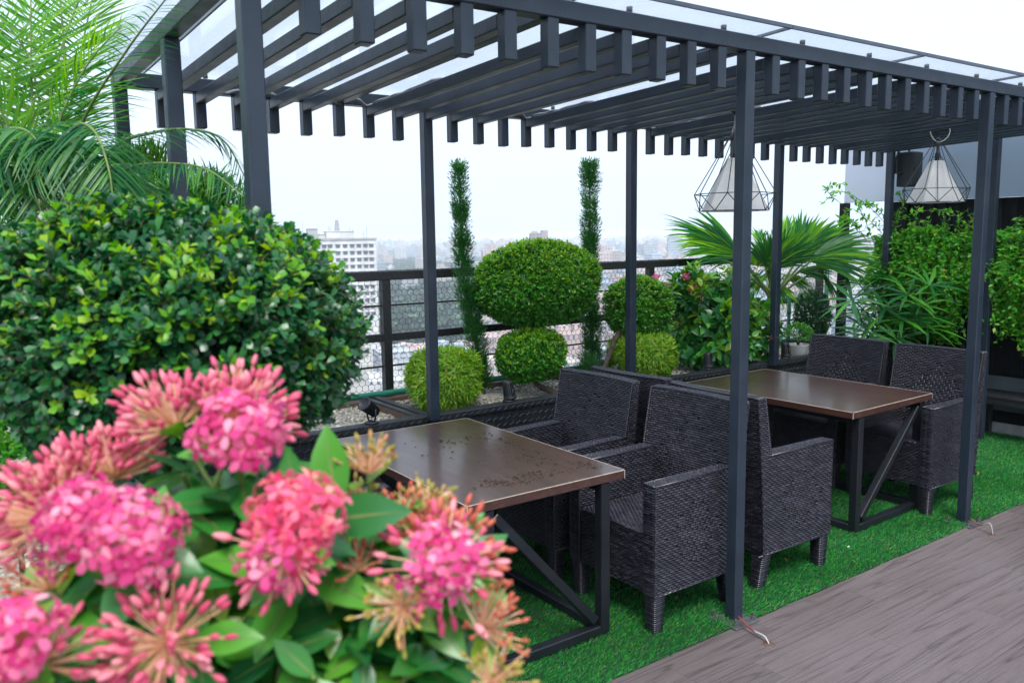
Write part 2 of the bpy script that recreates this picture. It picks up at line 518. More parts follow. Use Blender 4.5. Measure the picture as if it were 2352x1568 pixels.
def roof_glass():
    m, nt, out = new_mat('roof_glass'); L = nt.links
    tr = N(nt, 'ShaderNodeBsdfTransparent'); tr.inputs[0].default_value = (.95, .965, .98, 1)
    tl = N(nt, 'ShaderNodeBsdfTranslucent'); tl.inputs[0].default_value = (.8, .84, .88, 1)
    df = N(nt, 'ShaderNodeBsdfDiffuse'); df.inputs[0].default_value = (.5, .55, .6, 1)
    gl = N(nt, 'ShaderNodeBsdfGlossy', i_Roughness=.05); gl.inputs[0].default_value = (.9, .95, 1, 1)
    nz = N(nt, 'ShaderNodeTexNoise', i_Scale=5.0, i_Detail=8.0, i_Roughness=.7); L.new(obj_coords(nt, (1, .25, 1)), nz.inputs['Vector'])
    dirt = N(nt, 'ShaderNodeMapRange'); dirt.inputs[1].default_value = .35; dirt.inputs[2].default_value = .75; dirt.inputs[3].default_value = .04; dirt.inputs[4].default_value = .16
    L.new(nz.outputs['Fac'], dirt.inputs[0])
    a = N(nt, 'ShaderNodeMixShader'); a.inputs[0].default_value = .25; L.new(tl.outputs[0], a.inputs[1]); L.new(df.outputs[0], a.inputs[2])
    b = N(nt, 'ShaderNodeMixShader'); L.new(dirt.outputs[0], b.inputs[0]); L.new(tr.outputs[0], b.inputs[1]); L.new(a.outputs[0], b.inputs[2])
    lw = N(nt, 'ShaderNodeLayerWeight', i_Blend=.12)
    fr = N(nt, 'ShaderNodeMapRange'); fr.inputs[3].default_value = .03; fr.inputs[4].default_value = .5; L.new(lw.outputs['Facing'], fr.inputs[0])
    c = N(nt, 'ShaderNodeMixShader'); L.new(fr.outputs[0], c.inputs[0]); L.new(b.outputs[0], c.inputs[1]); L.new(gl.outputs[0], c.inputs[2])
    L.new(c.outputs[0], out.inputs[0]); return m


M['glass'] = roof_glass()


def shade_mat():
    m, nt, out = new_mat('lamp_fabric'); L = nt.links
    nz = N(nt, 'ShaderNodeTexNoise', i_Scale=160.0, i_Detail=3.0); L.new(obj_coords(nt, (1, 1, .4)), nz.inputs['Vector'])
    col = ramp(nt, nz.outputs['Fac'], [(.3, (.76, .76, .76)), (.7, (.88, .88, .88))])
    d = N(nt, 'ShaderNodeBsdfDiffuse'); L.new(col, d.inputs[0])
    t = N(nt, 'ShaderNodeBsdfTranslucent'); L.new(col, t.inputs[0])
    mx = N(nt, 'ShaderNodeMixShader'); mx.inputs[0].default_value = .45
    L.new(d.outputs[0], mx.inputs[1]); L.new(t.outputs[0], mx.inputs[2]); L.new(mx.outputs[0], out.inputs[0]); return m


M['shade'] = shade_mat()

# leaves
M['lf_dark'] = leaf_mat('glossy_dark_leaf', [(0, (.006, .052, .026)), (.5, (.014, .108, .034)), (1, (.038, .185, .036))], .33, .24, .6)
M['lf_young'] = leaf_mat('young_yellow_leaf', [(0, (.05, .24, .014)), (.6, (.14, .38, .016)), (1, (.32, .50, .025))], .4, .4)
M['lf_mid'] = leaf_mat('privet_leaf', [(0, (.018, .14, .013)), (.5, (.042, .25, .016)), (1, (.10, .35, .020))], .3, .3)
M['lf_bright'] = leaf_mat('privet_tip_leaf', [(0, (.11, .32, .012)), (.6, (.19, .42, .014)), (1, (.32, .50, .03))], .4, .4)
M['lf_bamboo'] = leaf_mat('bamboo_leaf', [(0, (.09, .27, .012)), (.5, (.19, .41, .016)), (.92, (.34, .52, .03)), (1, (.42, .38, .08))], .45, .4)
M['lf_cypress'] = leaf_mat('cypress_spray', [(0, (.012, .08, .022)), (.6, (.024, .16, .030)), (1, (.06, .25, .03))], .55, .2)
M['lf_fan'] = leaf_mat('fan_palm_blade', [(0, (.010, .09, .035)), (.5, (.03, .19, .035)), (.8, (.11, .36, .025)), (1, (.30, .52, .03))], .42, .35, .4)
M['lf_rhapis'] = leaf_mat('lady_palm_leaf', [(0, (.008, .08, .022)), (.5, (.022, .19, .03)), (1, (.12, .42, .03))], .33, .3, .55)
M['lf_vine'] = leaf_mat('vine_leaf', [(0, (.03, .24, .014)), (.5, (.07, .38, .016)), (.9, (.17, .52, .02)), (1, (.40, .40, .05))], .4, .4)
M['lf_areca'] = leaf_mat('areca_leaflet', [(0, (.010, .09, .04)), (.6, (.028, .17, .05)), (1, (.09, .28, .04))], .38, .42)
M['lf_areca_young'] = leaf_mat('areca_leaflet_young', [(0, (.05, .23, .018)), (.6, (.10, .34, .022)), (1, (.21, .44, .03))], .4, .5)
M['lf_thuja'] = leaf_mat('thuja_spray', [(0, (.05, .20, .012)), (1, (.14, .33, .02))], .5, .3)
M['lf_ground'] = leaf_mat('low_shrub_leaf', [(0, (.03, .17, .015)), (1, (.12, .32, .03))], .42, .35)


def ixora_leaf(name, c0, c1, c2):
    m = leaf_mat(name, [(0, c0), (.5, c1), (1, c2)], .30, .25, .6)
    return m


M['lf_ixora'] = ixora_leaf('ixora_leaf', (.016, .13, .040), (.034, .22, .034), (.11, .36, .03))
M['lf_ixora_young'] = ixora_leaf('ixora_young_leaf', (.10, .26, .012), (.18, .35, .012), (.30, .44, .03))


def petal_mat(name, stops, trans=.35):
    return leaf_mat(name, stops, .5, trans, .3)


M['petal'] = petal_mat('pink_petal', [(0, (.50, .030, .17)), (.45, (.68, .08, .26)), (.8, (.79, .21, .38)), (1, (.87, .50, .58))])
M['petal_peach'] = petal_mat('peach_pink_petal', [(0, (.66, .06, .15)), (.5, (.80, .11, .25)), (.8, (.86, .22, .32)), (1, (.92, .50, .38))])
M['bud'] = petal_mat('rose_bud', [(0, (.58, .075, .16)), (.6, (.74, .17, .27)), (1, (.86, .40, .42))], .25)
M['bud_red'] = petal_mat('brick_bud', [(0, (.48, .10, .07)), (.6, (.60, .16, .10)), (1, (.66, .26, .16))], .25)
M['bud_green'] = petal_mat('green_bud', [(0, (.30, .30, .06)), (.6, (.42, .36, .08)), (1, (.58, .28, .13))], .3)
M['tube'] = petal_mat('corolla_tube', [(0, (.66, .36, .22)), (.6, (.82, .56, .36)), (1, (.88, .70, .54))], .3)
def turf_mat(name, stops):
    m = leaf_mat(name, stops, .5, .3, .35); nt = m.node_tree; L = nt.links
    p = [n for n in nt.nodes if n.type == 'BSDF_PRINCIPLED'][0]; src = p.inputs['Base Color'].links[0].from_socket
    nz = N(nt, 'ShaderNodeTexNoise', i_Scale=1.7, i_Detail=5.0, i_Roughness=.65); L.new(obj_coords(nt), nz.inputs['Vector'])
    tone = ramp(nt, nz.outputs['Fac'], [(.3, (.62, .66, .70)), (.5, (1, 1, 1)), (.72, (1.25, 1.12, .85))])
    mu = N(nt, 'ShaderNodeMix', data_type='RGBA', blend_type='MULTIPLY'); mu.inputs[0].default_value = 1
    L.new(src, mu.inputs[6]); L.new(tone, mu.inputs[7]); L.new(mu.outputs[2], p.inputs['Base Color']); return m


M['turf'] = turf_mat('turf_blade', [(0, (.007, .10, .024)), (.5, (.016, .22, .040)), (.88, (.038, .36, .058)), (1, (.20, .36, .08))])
M['dry_leaf'] = leaf_mat('dry_leaf', [(0, (.20, .11, .03)), (1, (.34, .22, .06))], .7, .1, .2)
M['turf_base'] = paint('turf_backing', (.006, .035, .010), (.004, .022, .008), .9, .05, 60, .4)


def building_mat(name, wall, wall2, storey=3.1, bay=2.6, wr=.45, glass=(.12, .15, .19)):
    """painted render with rows of windows (for the far blocks only a few pixels high)"""
    m, nt, out = new_mat(name); L = nt.links
    tc = N(nt, 'ShaderNodeTexCoord'); sp = N(nt, 'ShaderNodeSeparateXYZ'); L.new(tc.outputs['Object'], sp.inputs[0])
    g = N(nt, 'ShaderNodeNewGeometry')

    def mth(op, a, b=None):
        n = N(nt, 'ShaderNodeMath', operation=op)
        for i, v in enumerate((a, b)):
            if v is None: continue
            if isinstance(v, (int, float)): n.inputs[i].default_value = v
            else: L.new(v, n.inputs[i])
        return n.outputs[0]
    h = mth('ADD', sp.outputs['X'], sp.outputs['Y'])
    fz = mth('FRACT', mth('DIVIDE', sp.outputs['Z'], storey)); fh = mth('FRACT', mth('DIVIDE', h, bay))
    win = mth('MULTIPLY', mth('MULTIPLY', mth('GREATER_THAN', fz, .32), mth('LESS_THAN', fz, .78)), mth('LESS_THAN', mth('ABSOLUTE', mth('SUBTRACT', fh, .5)), wr / 2))
    slab = mth('LESS_THAN', fz, .07)
    ns = N(nt, 'ShaderNodeSeparateXYZ'); L.new(g.outputs['Normal'], ns.inputs[0])
    side = mth('LESS_THAN', mth('ABSOLUTE', ns.outputs['Z']), .5)
    nz = N(nt, 'ShaderNodeTexNoise', i_Scale=.12, i_Detail=6.0); L.new(tc.outputs['Object'], nz.inputs['Vector'])
    w = ramp(nt, nz.outputs['Fac'], [(.3, wall2), (.7, wall)])
    iso = N(nt, 'ShaderNodeMapRange'); iso.inputs[3].default_value = .7; iso.inputs[4].default_value = 1.15
    L.new(g.outputs['Random Per Island'], iso.inputs[0])
    mu = N(nt, 'ShaderNodeMix', data_type='RGBA', blend_type='MULTIPLY'); mu.inputs[0].default_value = 1; L.new(w, mu.inputs[6]); L.new(iso.outputs[0], mu.inputs[7])
    a = N(nt, 'ShaderNodeMix', data_type='RGBA'); L.new(mth('MULTIPLY', mth('MULTIPLY', slab, side), .35), a.inputs[0]); L.new(mu.outputs[2], a.inputs[6]); a.inputs[7].default_value = (.2, .2, .2, 1)
    b = N(nt, 'ShaderNodeMix', data_type='RGBA'); L.new(mth('MULTIPLY', win, side), b.inputs[0]); L.new(a.outputs[2], b.inputs[6]); b.inputs[7].default_value = (*glass, 1)
    p = N(nt, 'ShaderNodeBsdfPrincipled', i_Roughness=.8); L.new(b.outputs[2], p.inputs['Base Color'])
    L.new(p.outputs[0], out.inputs[0]); return m


CITY_M = [building_mat('city_white', (.62, .62, .62), (.44, .45, .46)), building_mat('city_cream', (.56, .50, .45), (.40, .36, .33), 3.1, 3.4, .5),
          building_mat('city_rose', (.52, .40, .38), (.38, .30, .29), 3.2, 2.2, .4), building_mat('city_grey', (.50, .53, .57), (.36, .39, .43), 3.3, 3.0, .6),
          building_mat('city_blue', (.40, .48, .58), (.34, .40, .48), 3.4, 2.0, .7)]
M['near_wall'] = paint('weathered_white_render', (.66, .66, .66), (.46, .46, .46), .85, .08, .22, 0)
M['near_glass'] = paint('dark_window', (.10, .12, .15), (.06, .07, .09), .3, .1, .3, 0)
M['roof_grey'] = paint('roof_concrete', (.36, .37, .38), (.24, .25, .26), .9, .05, .3, 0)
M['mast'] = paint('mast_steel', (.3, .3, .3), (.22, .2, .2), .6, .1, 1, 0)
M['red_wall'] = paint('reddish_tower', (.33, .24, .24), (.24, .19, .2), .8, .1, .2, 0)
M['city_floor'] = paint('city_ground_mix', (.36, .35, .34), (.16, .18, .16), .95, .04, .012, 0)
M['lf_wood'] = leaf_mat('woodland_leaf_hazy', [(0, (.003, .020, .026)), (.6, (.03, .08, .06)), (1, (.09, .17, .10))], .7, .2, .2)  # blue of the distance haze mixed into the leaf tones
M['roof_green'] = paint('green_sheet_roof', (.22, .55, .30), (.18, .45, .26), .6, .1, .3, 0)
M['roof_red'] = paint('red_sheet_roof', (.42, .18, .20), (.34, .15, .17), .6, .1, .3, 0)
# ------------------------------------------------------------------ ground of the terrace
XL, XR, YB = -2.13, 4.26, 1.8138              # pergola: left and right end, depth; the front posts stand on y = 0
SP, HB, HS = .1775, 2.5386, 2.3729            # rafter spacing, underside of the beams, underside of the drop stubs
BK = 2.75                                     # parapet fence


def rz(P):
    P = P.copy(); P[:, 2] += .0051 * P[:, 0] - .0298 * P[:, 1]; return P


def zroof(x, y, z):
    return z + .0051 * x - .0298 * y


mb = MB(); mb.add([(-7, -9, -.03), (14, -9, -.03), (14, -.03, -.03), (-7, -.03, -.03), (-7, -9, 0), (14, -9, 0), (14, -.03, 0), (-7, -.03, 0)],
                  np.array([(4, 5, 6, 7), (0, 3, 2, 1), (2, 3, 7, 6), (0, 1, 5, 4), (1, 2, 6, 5), (3, 0, 4, 7)]))
tag(mb.build('deck', M['deck']), kind='structure')
mb = MB(); bx(mb, -7.5, 14.5, -9.5, 3.0, -.6, -.034, .01)
tag(mb.build('terrace_slab', M['terrace']), kind='structure')
mb = MB(); bx(mb, -7, 14, -9, 2.9, -60, -.61, .05)
tag(mb.build('tower_below', M['concrete']), 'pale concrete tower that carries the roof terrace', 'building')

# artificial turf: backing sheet and blades
X0, X1, Y0, Y1 = -2.2, 4.6, -.056, 1.86
mb = MB(); g = 60
ex = np.linspace(X0, X1, g)
eV = np.concatenate([np.stack([ex, np.full(g, Y0) + rng.normal(0, .003, g), np.full(g, .006)], 1), np.stack([ex, np.full(g, Y1), np.full(g, .006)], 1)])
i = np.arange(g - 1); mb.add(eV, np.stack([i, i + 1, g + i + 1, g + i], 1))
eL = eV.copy(); eL[:, 2] = -.03
mb.add(np.concatenate([eV[:g], eL[:g]]), np.stack([i, g + i, g + i + 1, i + 1], 1))
tag(mb.build('turf_backing', M['turf_base']), kind='structure')
mb = MB()
n = 260000
P = np.stack([rng.uniform(X0, X1, n), rng.uniform(Y0, Y1, n), np.full(n, .006)], 1)
P[:, 1] += np.where(P[:, 1] < Y0 + .02, rng.normal(-.004, .005, n), 0)
keep = ~((P[:, 1] > .45) & (rng.random(n) < .35))
for px in (-2.13, 0, 2.13, 4.26): keep &= ~((np.abs(P[:, 0] - px) < .031) & (np.abs(P[:, 1]) < .031)) & ~((np.abs(P[:, 0] - px - .02) < .07) & (P[:, 1] < -.03))
P = P[keep]; n = len(P)
a = rng.uniform(0, 2 * np.pi, n); le = rng.uniform(.35, 1.0, n)
patch = np.sin(P[:, 0] * 5.1 + 2 * np.sin(P[:, 1] * 4)) * .3
D = np.stack([np.cos(a) * le + .35 + patch, np.sin(a) * le - .25, np.full(n, 1.0)], 1)
tpl = (np.array([(0, -.0016, 0), (0, .0016, 0), (.013, .0012, .001), (.013, -.0012, .001), (.024, 0, .006)]), [np.array([(0, 3, 2, 1)]), np.array([(3, 4, 2)])])
U = np.stack([-np.sin(a), np.cos(a), np.zeros(n)], 1)
X, Y, Z = frames(D, U)
s = rng.uniform(.7, 1.15, n)[:, None, None]
V = tpl[0]
W = P[:, None] + s * (V[None, :, :1] * X[:, None] + V[None, :, 1:2] * Y[:, None] + V[None, :, 2:] * Z[:, None])
o5 = (np.arange(n) * 5)[:, None, None]
mb.add(W.reshape(-1, 3), [(tpl[1][0][None] + o5).reshape(-1, 4), (tpl[1][1][None] + o5).reshape(-1, 3)])
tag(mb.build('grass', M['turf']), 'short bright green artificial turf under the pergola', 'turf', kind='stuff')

# a few dry leaves fallen on the turf
for q, (x, y) in enumerate(((.62, .03), (1.55, .10), (-.05, .30), (2.62, .15), (.28, .10), (3.2, .42), (1.02, .05), (-.62, .05), (2.4, .02), (.75, .28))):
    mb = MB(); V, F = leaf_tpl(.030, .015, 3, .3, .4, .45); V = V.copy(); V[:, 2] += .024 + .004 * math.sin(q * 3); mb.add(V, F, 0, True)
    o = mb.build('fallen_leaf', M['dry_leaf'], loc=(x, y, 0)); o.rotation_euler = (.3 * math.sin(q), .2, q * 1.9); o.scale = [.6 + .5 * abs(math.sin(q * 2.2))] * 3
    tag(o, 'small dry brown leaf fallen on the artificial turf', 'leaf', 'dry leaves on the turf')

# ------------------------------------------------------------------ pergola
pg = thing('pergola', 'dark slate steel pergola with close rafters under a glass roof', 'pergola', (0, 0, 0))
PW = .058


def post(x, y, base, ztop, plate=True):
    mb = MB(); bx(mb, x - PW / 2, x + PW / 2, y - PW / 2, y + PW / 2, base, zroof(x, y, ztop) + .003, .004)
    p = mb.build('post', M['steel'], pg)
    if plate:
        q = MB(); bx(q, x - .085, x + .085, y - .085, y + .085, base + .0005, base + .009, .002)
        q.build('base_plate', M['galv'], p)
        for sx in (-1, 1):
            for sy in (-1, 1):
                b = MB(); c = (x + sx * .062, y + sy * .062, base + .009)
                lathe(b, [(0, 0), (.015, 0), (.015, .003), (.011, .003), (.011, .014), (.006, .014), (.006, .032), (0, .032)], 6, c, smooth=False)
                b.build('anchor_bolt', M['galv'], p)
    return p


for x in (-2.13, 0, 2.13, 4.26):
    post(x, 0, 0, HB)
for k in (0, 9, 18, 27, 36):
    post((k - 12) * SP, YB, .70, HB, plate=False)
post(XL, .87, 0, HB, False); post(XR, .91, 0, HB, False)


def roofpart(name, boxes, parent=pg, mat=M['steel'], b=.004):
    mb = MB()
    for q in boxes: bx(mb, *q, b)
    return mb.warp(rz).build(name, mat, parent)


roofpart('front_beam', [(XL - .03, XR + .03, -.03, .03, HB, HB + .066)])
roofpart('back_beam', [(XL - .03, XR + .03, YB - .03, YB + .03, HB, HB + .066)])
for x in (XL, XR):
    roofpart('end_beam', [(x - .028, x + .028, .031, YB - .031, HB + .001, HB + .065)])
for k in range(1, 36):
    x = (k - 12) * SP; x += .003 * math.sin(k * 2.3)
    h = .0245
    if k % 6:
        r = roofpart('rafter', [(x - h, x + h, .026, YB - .026, HB - .052, HB - .001)])
    else:
        r = roofpart('tie_beam', [(x - h, x + h, .031, YB - .031, HB + .003, HB + .063)])
    d = .004 * math.sin(k * 1.7)
    if k not in (12, 24):
        roofpart('drop_stub', [(x - .025, x + .025, -.026, .025, HS + d, HB + .002)], r)
    if k not in (9, 18, 27):
        roofpart('drop_stub', [(x - .025, x + .025, YB - .025, YB + .026, HS - d, HB + .002)], r)
# glass
GZ = HB + .082
js = [XL - .13] + [.12 + 1.065 * j for j in range(-2, 4)] + [XR + .12]
for a, b in zip(js[:-1], js[1:]):
    g_ = roofpart('glass_panel', [(a + .004, b - .004, -.135, YB + .09, GZ, GZ + .009)], mat=M['glass'], b=.001)
    roofpart('edge_trim', [(a + .002, b - .002, -.143, -.1355, GZ - .004, GZ + .013)], g_, M['glass_edge'], .001)
    roofpart('joint_strip', [(b - .0035, b + .0035, -.135, YB + .09, GZ - .003, GZ + .011)], g_, M['glass_edge'], .001)
    for y in (0, YB):
        n_ = 2 if b - a > 1 else 1
        for q in range(n_):
            px = a + (b - a) * (q + .5) / n_
            m2 = MB(); lathe(m2, [(0, -.017), (.012, -.017), (.012, 0), (.013, 0), (.012, .003), (.008, .005), (0, .005)], 12, (px, y, GZ + .009), smooth=True)
            # the knob clamps the pane to the beam
            m2.warp(rz).build('glass_knob', M['knob'], g_)
# conduits along the back beam and over some rafters
for k0, k1 in ((2, 3), (3, 4), (5, 6), (6, 7), (12, 13), (18, 19)):
    mb = MB(); xs = np.linspace((k0 - 12) * SP + .03, (k1 - 12) * SP + .01, 8)
    tube(mb, [(x, YB - .045 - .02 * math.sin(i * .8), HB + .012 + .012 * math.sin(i * .9 + k0)) for i, x in enumerate(xs)], .009, 8)
    mb.warp(rz).build('conduit', M['conduit'], pg)
for k, ya, yb in ((7, 1.05, 1.75), (13, 1.2, 1.75), (19, .9, 1.75)):
    mb = MB(); x = (k - 12) * SP + .005
    tube(mb, [(x - .004 * math.sin(i), y, HB + .006 + .008 * abs(math.sin(i * 1.3))) for i, y in enumerate(np.linspace(ya, yb, 10))], .008, 8)
    mb.warp(rz).build('conduit', M['conduit'], pg)

# cables that leave the post feet
for x, dx, dy, lab in ((0.0, -.02, -.185, 'red and white cable end at the foot of the nearer pergola post'), (2.13, -.045, -.15, 'red and white cable end at the foot of the farther pergola post')):
    t = thing('power_cable', lab, 'cable', (x - .045 + (.005 if x > 1 else 0), -.062, 0), group='cable ends at the post feet')
    arch = .05 if x > 1 else .012
    pts = spline([(0, 0, .05), (dx * .25, dy * .3, .030), (dx * .5, dy * .55, .017 + arch * .5), (dx * .8, dy * .85, .012 + arch), (dx, dy, .002)], 18)
    mb = MB(); tube(mb, pts[:9], .0042, 8); mb.build('red_sleeve', M['red'], t)
    mb = MB()
    for q in (-.0045, .0045):
        tube(mb, pts[8:] + [q * .6, q * .5, 0], .0030, 8)
    mb.build('white_wire', M['grey_cable'], t)
    mb = MB(); lathe(mb, [(0, .004), (.02, .004), (.026, .001), (.027, 0)], 12, tuple(pts[-1] * [1, 1, 0])); mb.build('floor_grommet', M['wood_edge'], t)
mb = MB()
V = np.array([(0, 0, .012), (.05, .008, .02), (.062, .03, .012), (.02, .026, .016), (.03, .014, .03)]) * .6
mb.add(V, [np.array([(0, 1, 4), (1, 2, 4), (2, 3, 4), (3, 0, 4)])])
tag(mb.build('paper_scrap', M['white'], loc=(1.18, .17, 0)), 'small torn white scrap on the turf by the far table foot', 'litter')

# ------------------------------------------------------------------ tables


def table(x, y, a, W, L, label, mirror, worn):
    t = thing('dining_table', label, 'table', (x, y, 0), a, 'dark wood tables under the pergola')
    H = .75
    mb = MB(); bx(mb, -W / 2, W / 2, -L / 2, L / 2, H - .040, H, .0025); top = mb.build('tabletop', M['table'], t)
    mb = MB(); e = .0022
    for sx in (-1, 1):
        bar(mb, (sx * (W / 2 - .001), -L / 2 + .006, H - .0007), (sx * (W / 2 - .001), L / 2 - .006, H - .0007), e * 1.3, e * 1.3, b=.0003)
        for sy in (-1, 1):
            bar(mb, (sx * (W / 2 - .001), sy * (L / 2 - .001), H - .038), (sx * (W / 2 - .001), sy * (L / 2 - .001), H - .001), e * 1.4, e * 1.4, (1, 0, 0), b=.0003)
    for sy in (-1, 1):
        bar(mb, (-W / 2 + .006, sy * (L / 2 - .001), H - .0007), (W / 2 - .006, sy * (L / 2 - .001), H - .0007), e * 1.3, e * 1.3, b=.0003)
    mb.build('worn_edge', M['edge_worn'], top)
    lx, ly = W / 2 - .105, L / 2 - .03
    s = .05
    for sx in (-1, 1):
        for sy in (-1, 1):
            mb = MB(); bx(mb, sx * lx - s / 2, sx * lx + s / 2, sy * ly - s / 2, sy * ly + s / 2, .012, H - .041, .004); mb.build('leg', M['steel_black'], t)
            mb = MB(); lathe(mb, [(0, 0), (.018, 0), (.018, .012), (0, .0125)], 10, (sx * lx, sy * ly, 0)); mb.build('foot_pad', M['lamp_metal'], t)
        mb = MB(); bx(mb, sx * lx - s / 2 + .001, sx * lx + s / 2 - .001, -ly + s / 2, ly - s / 2, .014, .058, .004); mb.build('side_rail', M['steel_black'], t)
        mb = MB(); bx(mb, sx * lx - .02, sx * lx + .02, -ly + s / 2, ly - s / 2, H - .085, H - .0415, .003); mb.build('apron_rail', M['steel_black'], t)
    for sy in (-1, 1):
        mb = MB(); bx(mb, -lx + s / 2, lx - s / 2, sy * ly - s / 2 + .001, sy * ly + s / 2 - .001, .014, .058, .004); mb.build('foot_rail', M['steel_black'], t)
        m_ = mirror
        mb = MB(); bar(mb, (-m_ * (lx - .05), sy * ly, .085), (m_ * (lx - .03), sy * ly, H - .075), .042, .042, (0, sy, 0), .004); mb.build('brace', M['steel_black'], t)
    return t


table(-.887, .886, R(-.5), .82, 1.32, 'nearer dark brown table, its top littered with soil crumbs', -1, 1)
table(1.767, .905, R(1.0), .90, 1.27, 'farther dark brown table, its top clean and shining', 1, 0)

# soil crumbs lying on the nearer table
mb = MB(); PP = []; SZ = []
for cx, cy_, sx, sy, n in ((-.70, .62, .035, .10, 90), (-.62, .80, .03, .14, 90), (-.87, .42, .09, .022, 110), (-.78, .36, .08, .016, 70), (-1.05, .42, .07, .03, 70), (-.97, .35, .06, .02, 60), (-.56, .40, .025, .05, 80), (-.80, .9, .16, .25, 90), (-.72, 1.1, .12, .06, 40)):
    q = np.stack([rng.normal(cx, sx, n), rng.normal(cy_, sy, n)], 1); PP.append(q); SZ.append(rng.gamma(1.6, .0011, n) + .0008)
PP = np.concatenate(PP); SZ = np.concatenate(SZ)
ok = (np.abs(PP[:, 0] + .887) < .39) & (np.abs(PP[:, 1] - .886) < .64); PP = PP[ok]; SZ = SZ[ok]
oct_ = np.array([(1.9, 0, .35), (0, 1, .35), (-1.5, .2, .35), (0, -1.1, .35), (.1, 0, .9), (0, 0, -.02)])
of = np.array([(0, 1, 4), (1, 2, 4), (2, 3, 4), (3, 0, 4), (1, 0, 5), (2, 1, 5), (3, 2, 5), (0, 3, 5)])
P = np.concatenate([PP, np.full((len(PP), 1), .7503)], 1)
aa = rng.uniform(-.5, .5, len(P)); scatter(mb, (oct_, of), P, np.stack([np.cos(aa), np.sin(aa), 0 * aa], 1), np.tile([0, 0, 1.0], (len(P), 1)), SZ, smooth=False)
tag(mb.build('soil_crumbs', M['soil']), 'dark soil crumbs strewn over the nearer brown table', 'dirt', kind='stuff')

# ------------------------------------------------------------------ woven chairs
STA = np.array([0, .10, .5, .90, 1.0]); HTA = np.array([-.30, .60, 1, .60, -.30])
STB = np.array([.02, .3, .7, .98]); HTB = np.array([-.55, .9, .9, -.55])


def weave(mb, fn, wu, wv, cu=.034, cv=.0112, amp=.0054, diamond=None, back=True, mask=None):
    """strands of wicker as real relief: fn(u, v) in metres -> points and normals"""
    nu, nv = max(1, round(wu / cu)), max(1, round(wv / cv))
    du, dv = wu / nu, wv / nv
    j, i = np.meshgrid(np.arange(nv), np.arange(-1, nu + 1), indexing='ij'); i = i.ravel(); j = j.ravel()
    off = .5 * (j % 2)
    if diamond is not None:
        cxu, cyv, ru, rv = diamond
        inside = (np.abs((i + .5) * du - cxu) / ru + np.abs((j + .5) * dv - cyv) / rv) < 1
        off = np.where(inside, .5 * ((j // 2) % 2), off)
    u0 = np.clip((i + off) * du, 0, wu); u1 = np.clip((i + off + 1) * du, 0, wu)
    ok = (u1 - u0) > .12 * du; u0 = u0[ok]; u1 = u1[ok]; v0 = (j[ok]) * dv
    U = u0[:, None, None] + (u1 - u0)[:, None, None] * STA[None, :, None]
    Vv = v0[:, None, None] + dv * STB[None, None, :]
    U, Vv = np.broadcast_arrays(U, Vv)
    hh = amp * (HTA[:, None] * HTB[None, :])
    hh = np.where((HTA[:, None] < 0), amp * HTA[:, None] * (.4 + .6 * np.abs(HTB[None, :])), hh)
    P, Nn = fn(U.reshape(-1), Vv.reshape(-1))
    jit = np.repeat(rng.normal(0, .0004, len(u0)), 20)
    P = P + Nn * (np.tile(hh.reshape(-1), len(u0)) + jit)[:, None]
    c = []
    for a in range(4):
        for b in range(3):
            c.append((a * 4 + b, (a + 1) * 4 + b, (a + 1) * 4 + b + 1, a * 4 + b + 1))
    c = np.array(c); F = (c[None] + (np.arange(len(u0)) * 20)[:, None, None]).reshape(-1, 4)
    mb.add(P, F, 0, True)
    if back:
        gu, gv = 10, 8
        A, B = np.meshgrid(np.linspace(0, wu, gu), np.linspace(0, wv, gv), indexing='ij')
        P, Nn = fn(A.ravel(), B.ravel()); P = P - Nn * .0045
        q = np.arange(gu * gv).reshape(gu, gv)
        mb.add(P, np.stack([q[:-1, :-1], q[1:, :-1], q[1:, 1:], q[:-1, 1:]], -1).reshape(-1, 4), 1, True)


def flat(o, u, v):
    o, u, v = np.asarray(o, float), nrm(u), nrm(v); n = np.cross(u, v)
    return lambda a, b: (o + a[:, None] * u + b[:, None] * v, np.broadcast_to(n, (len(a), 3)))


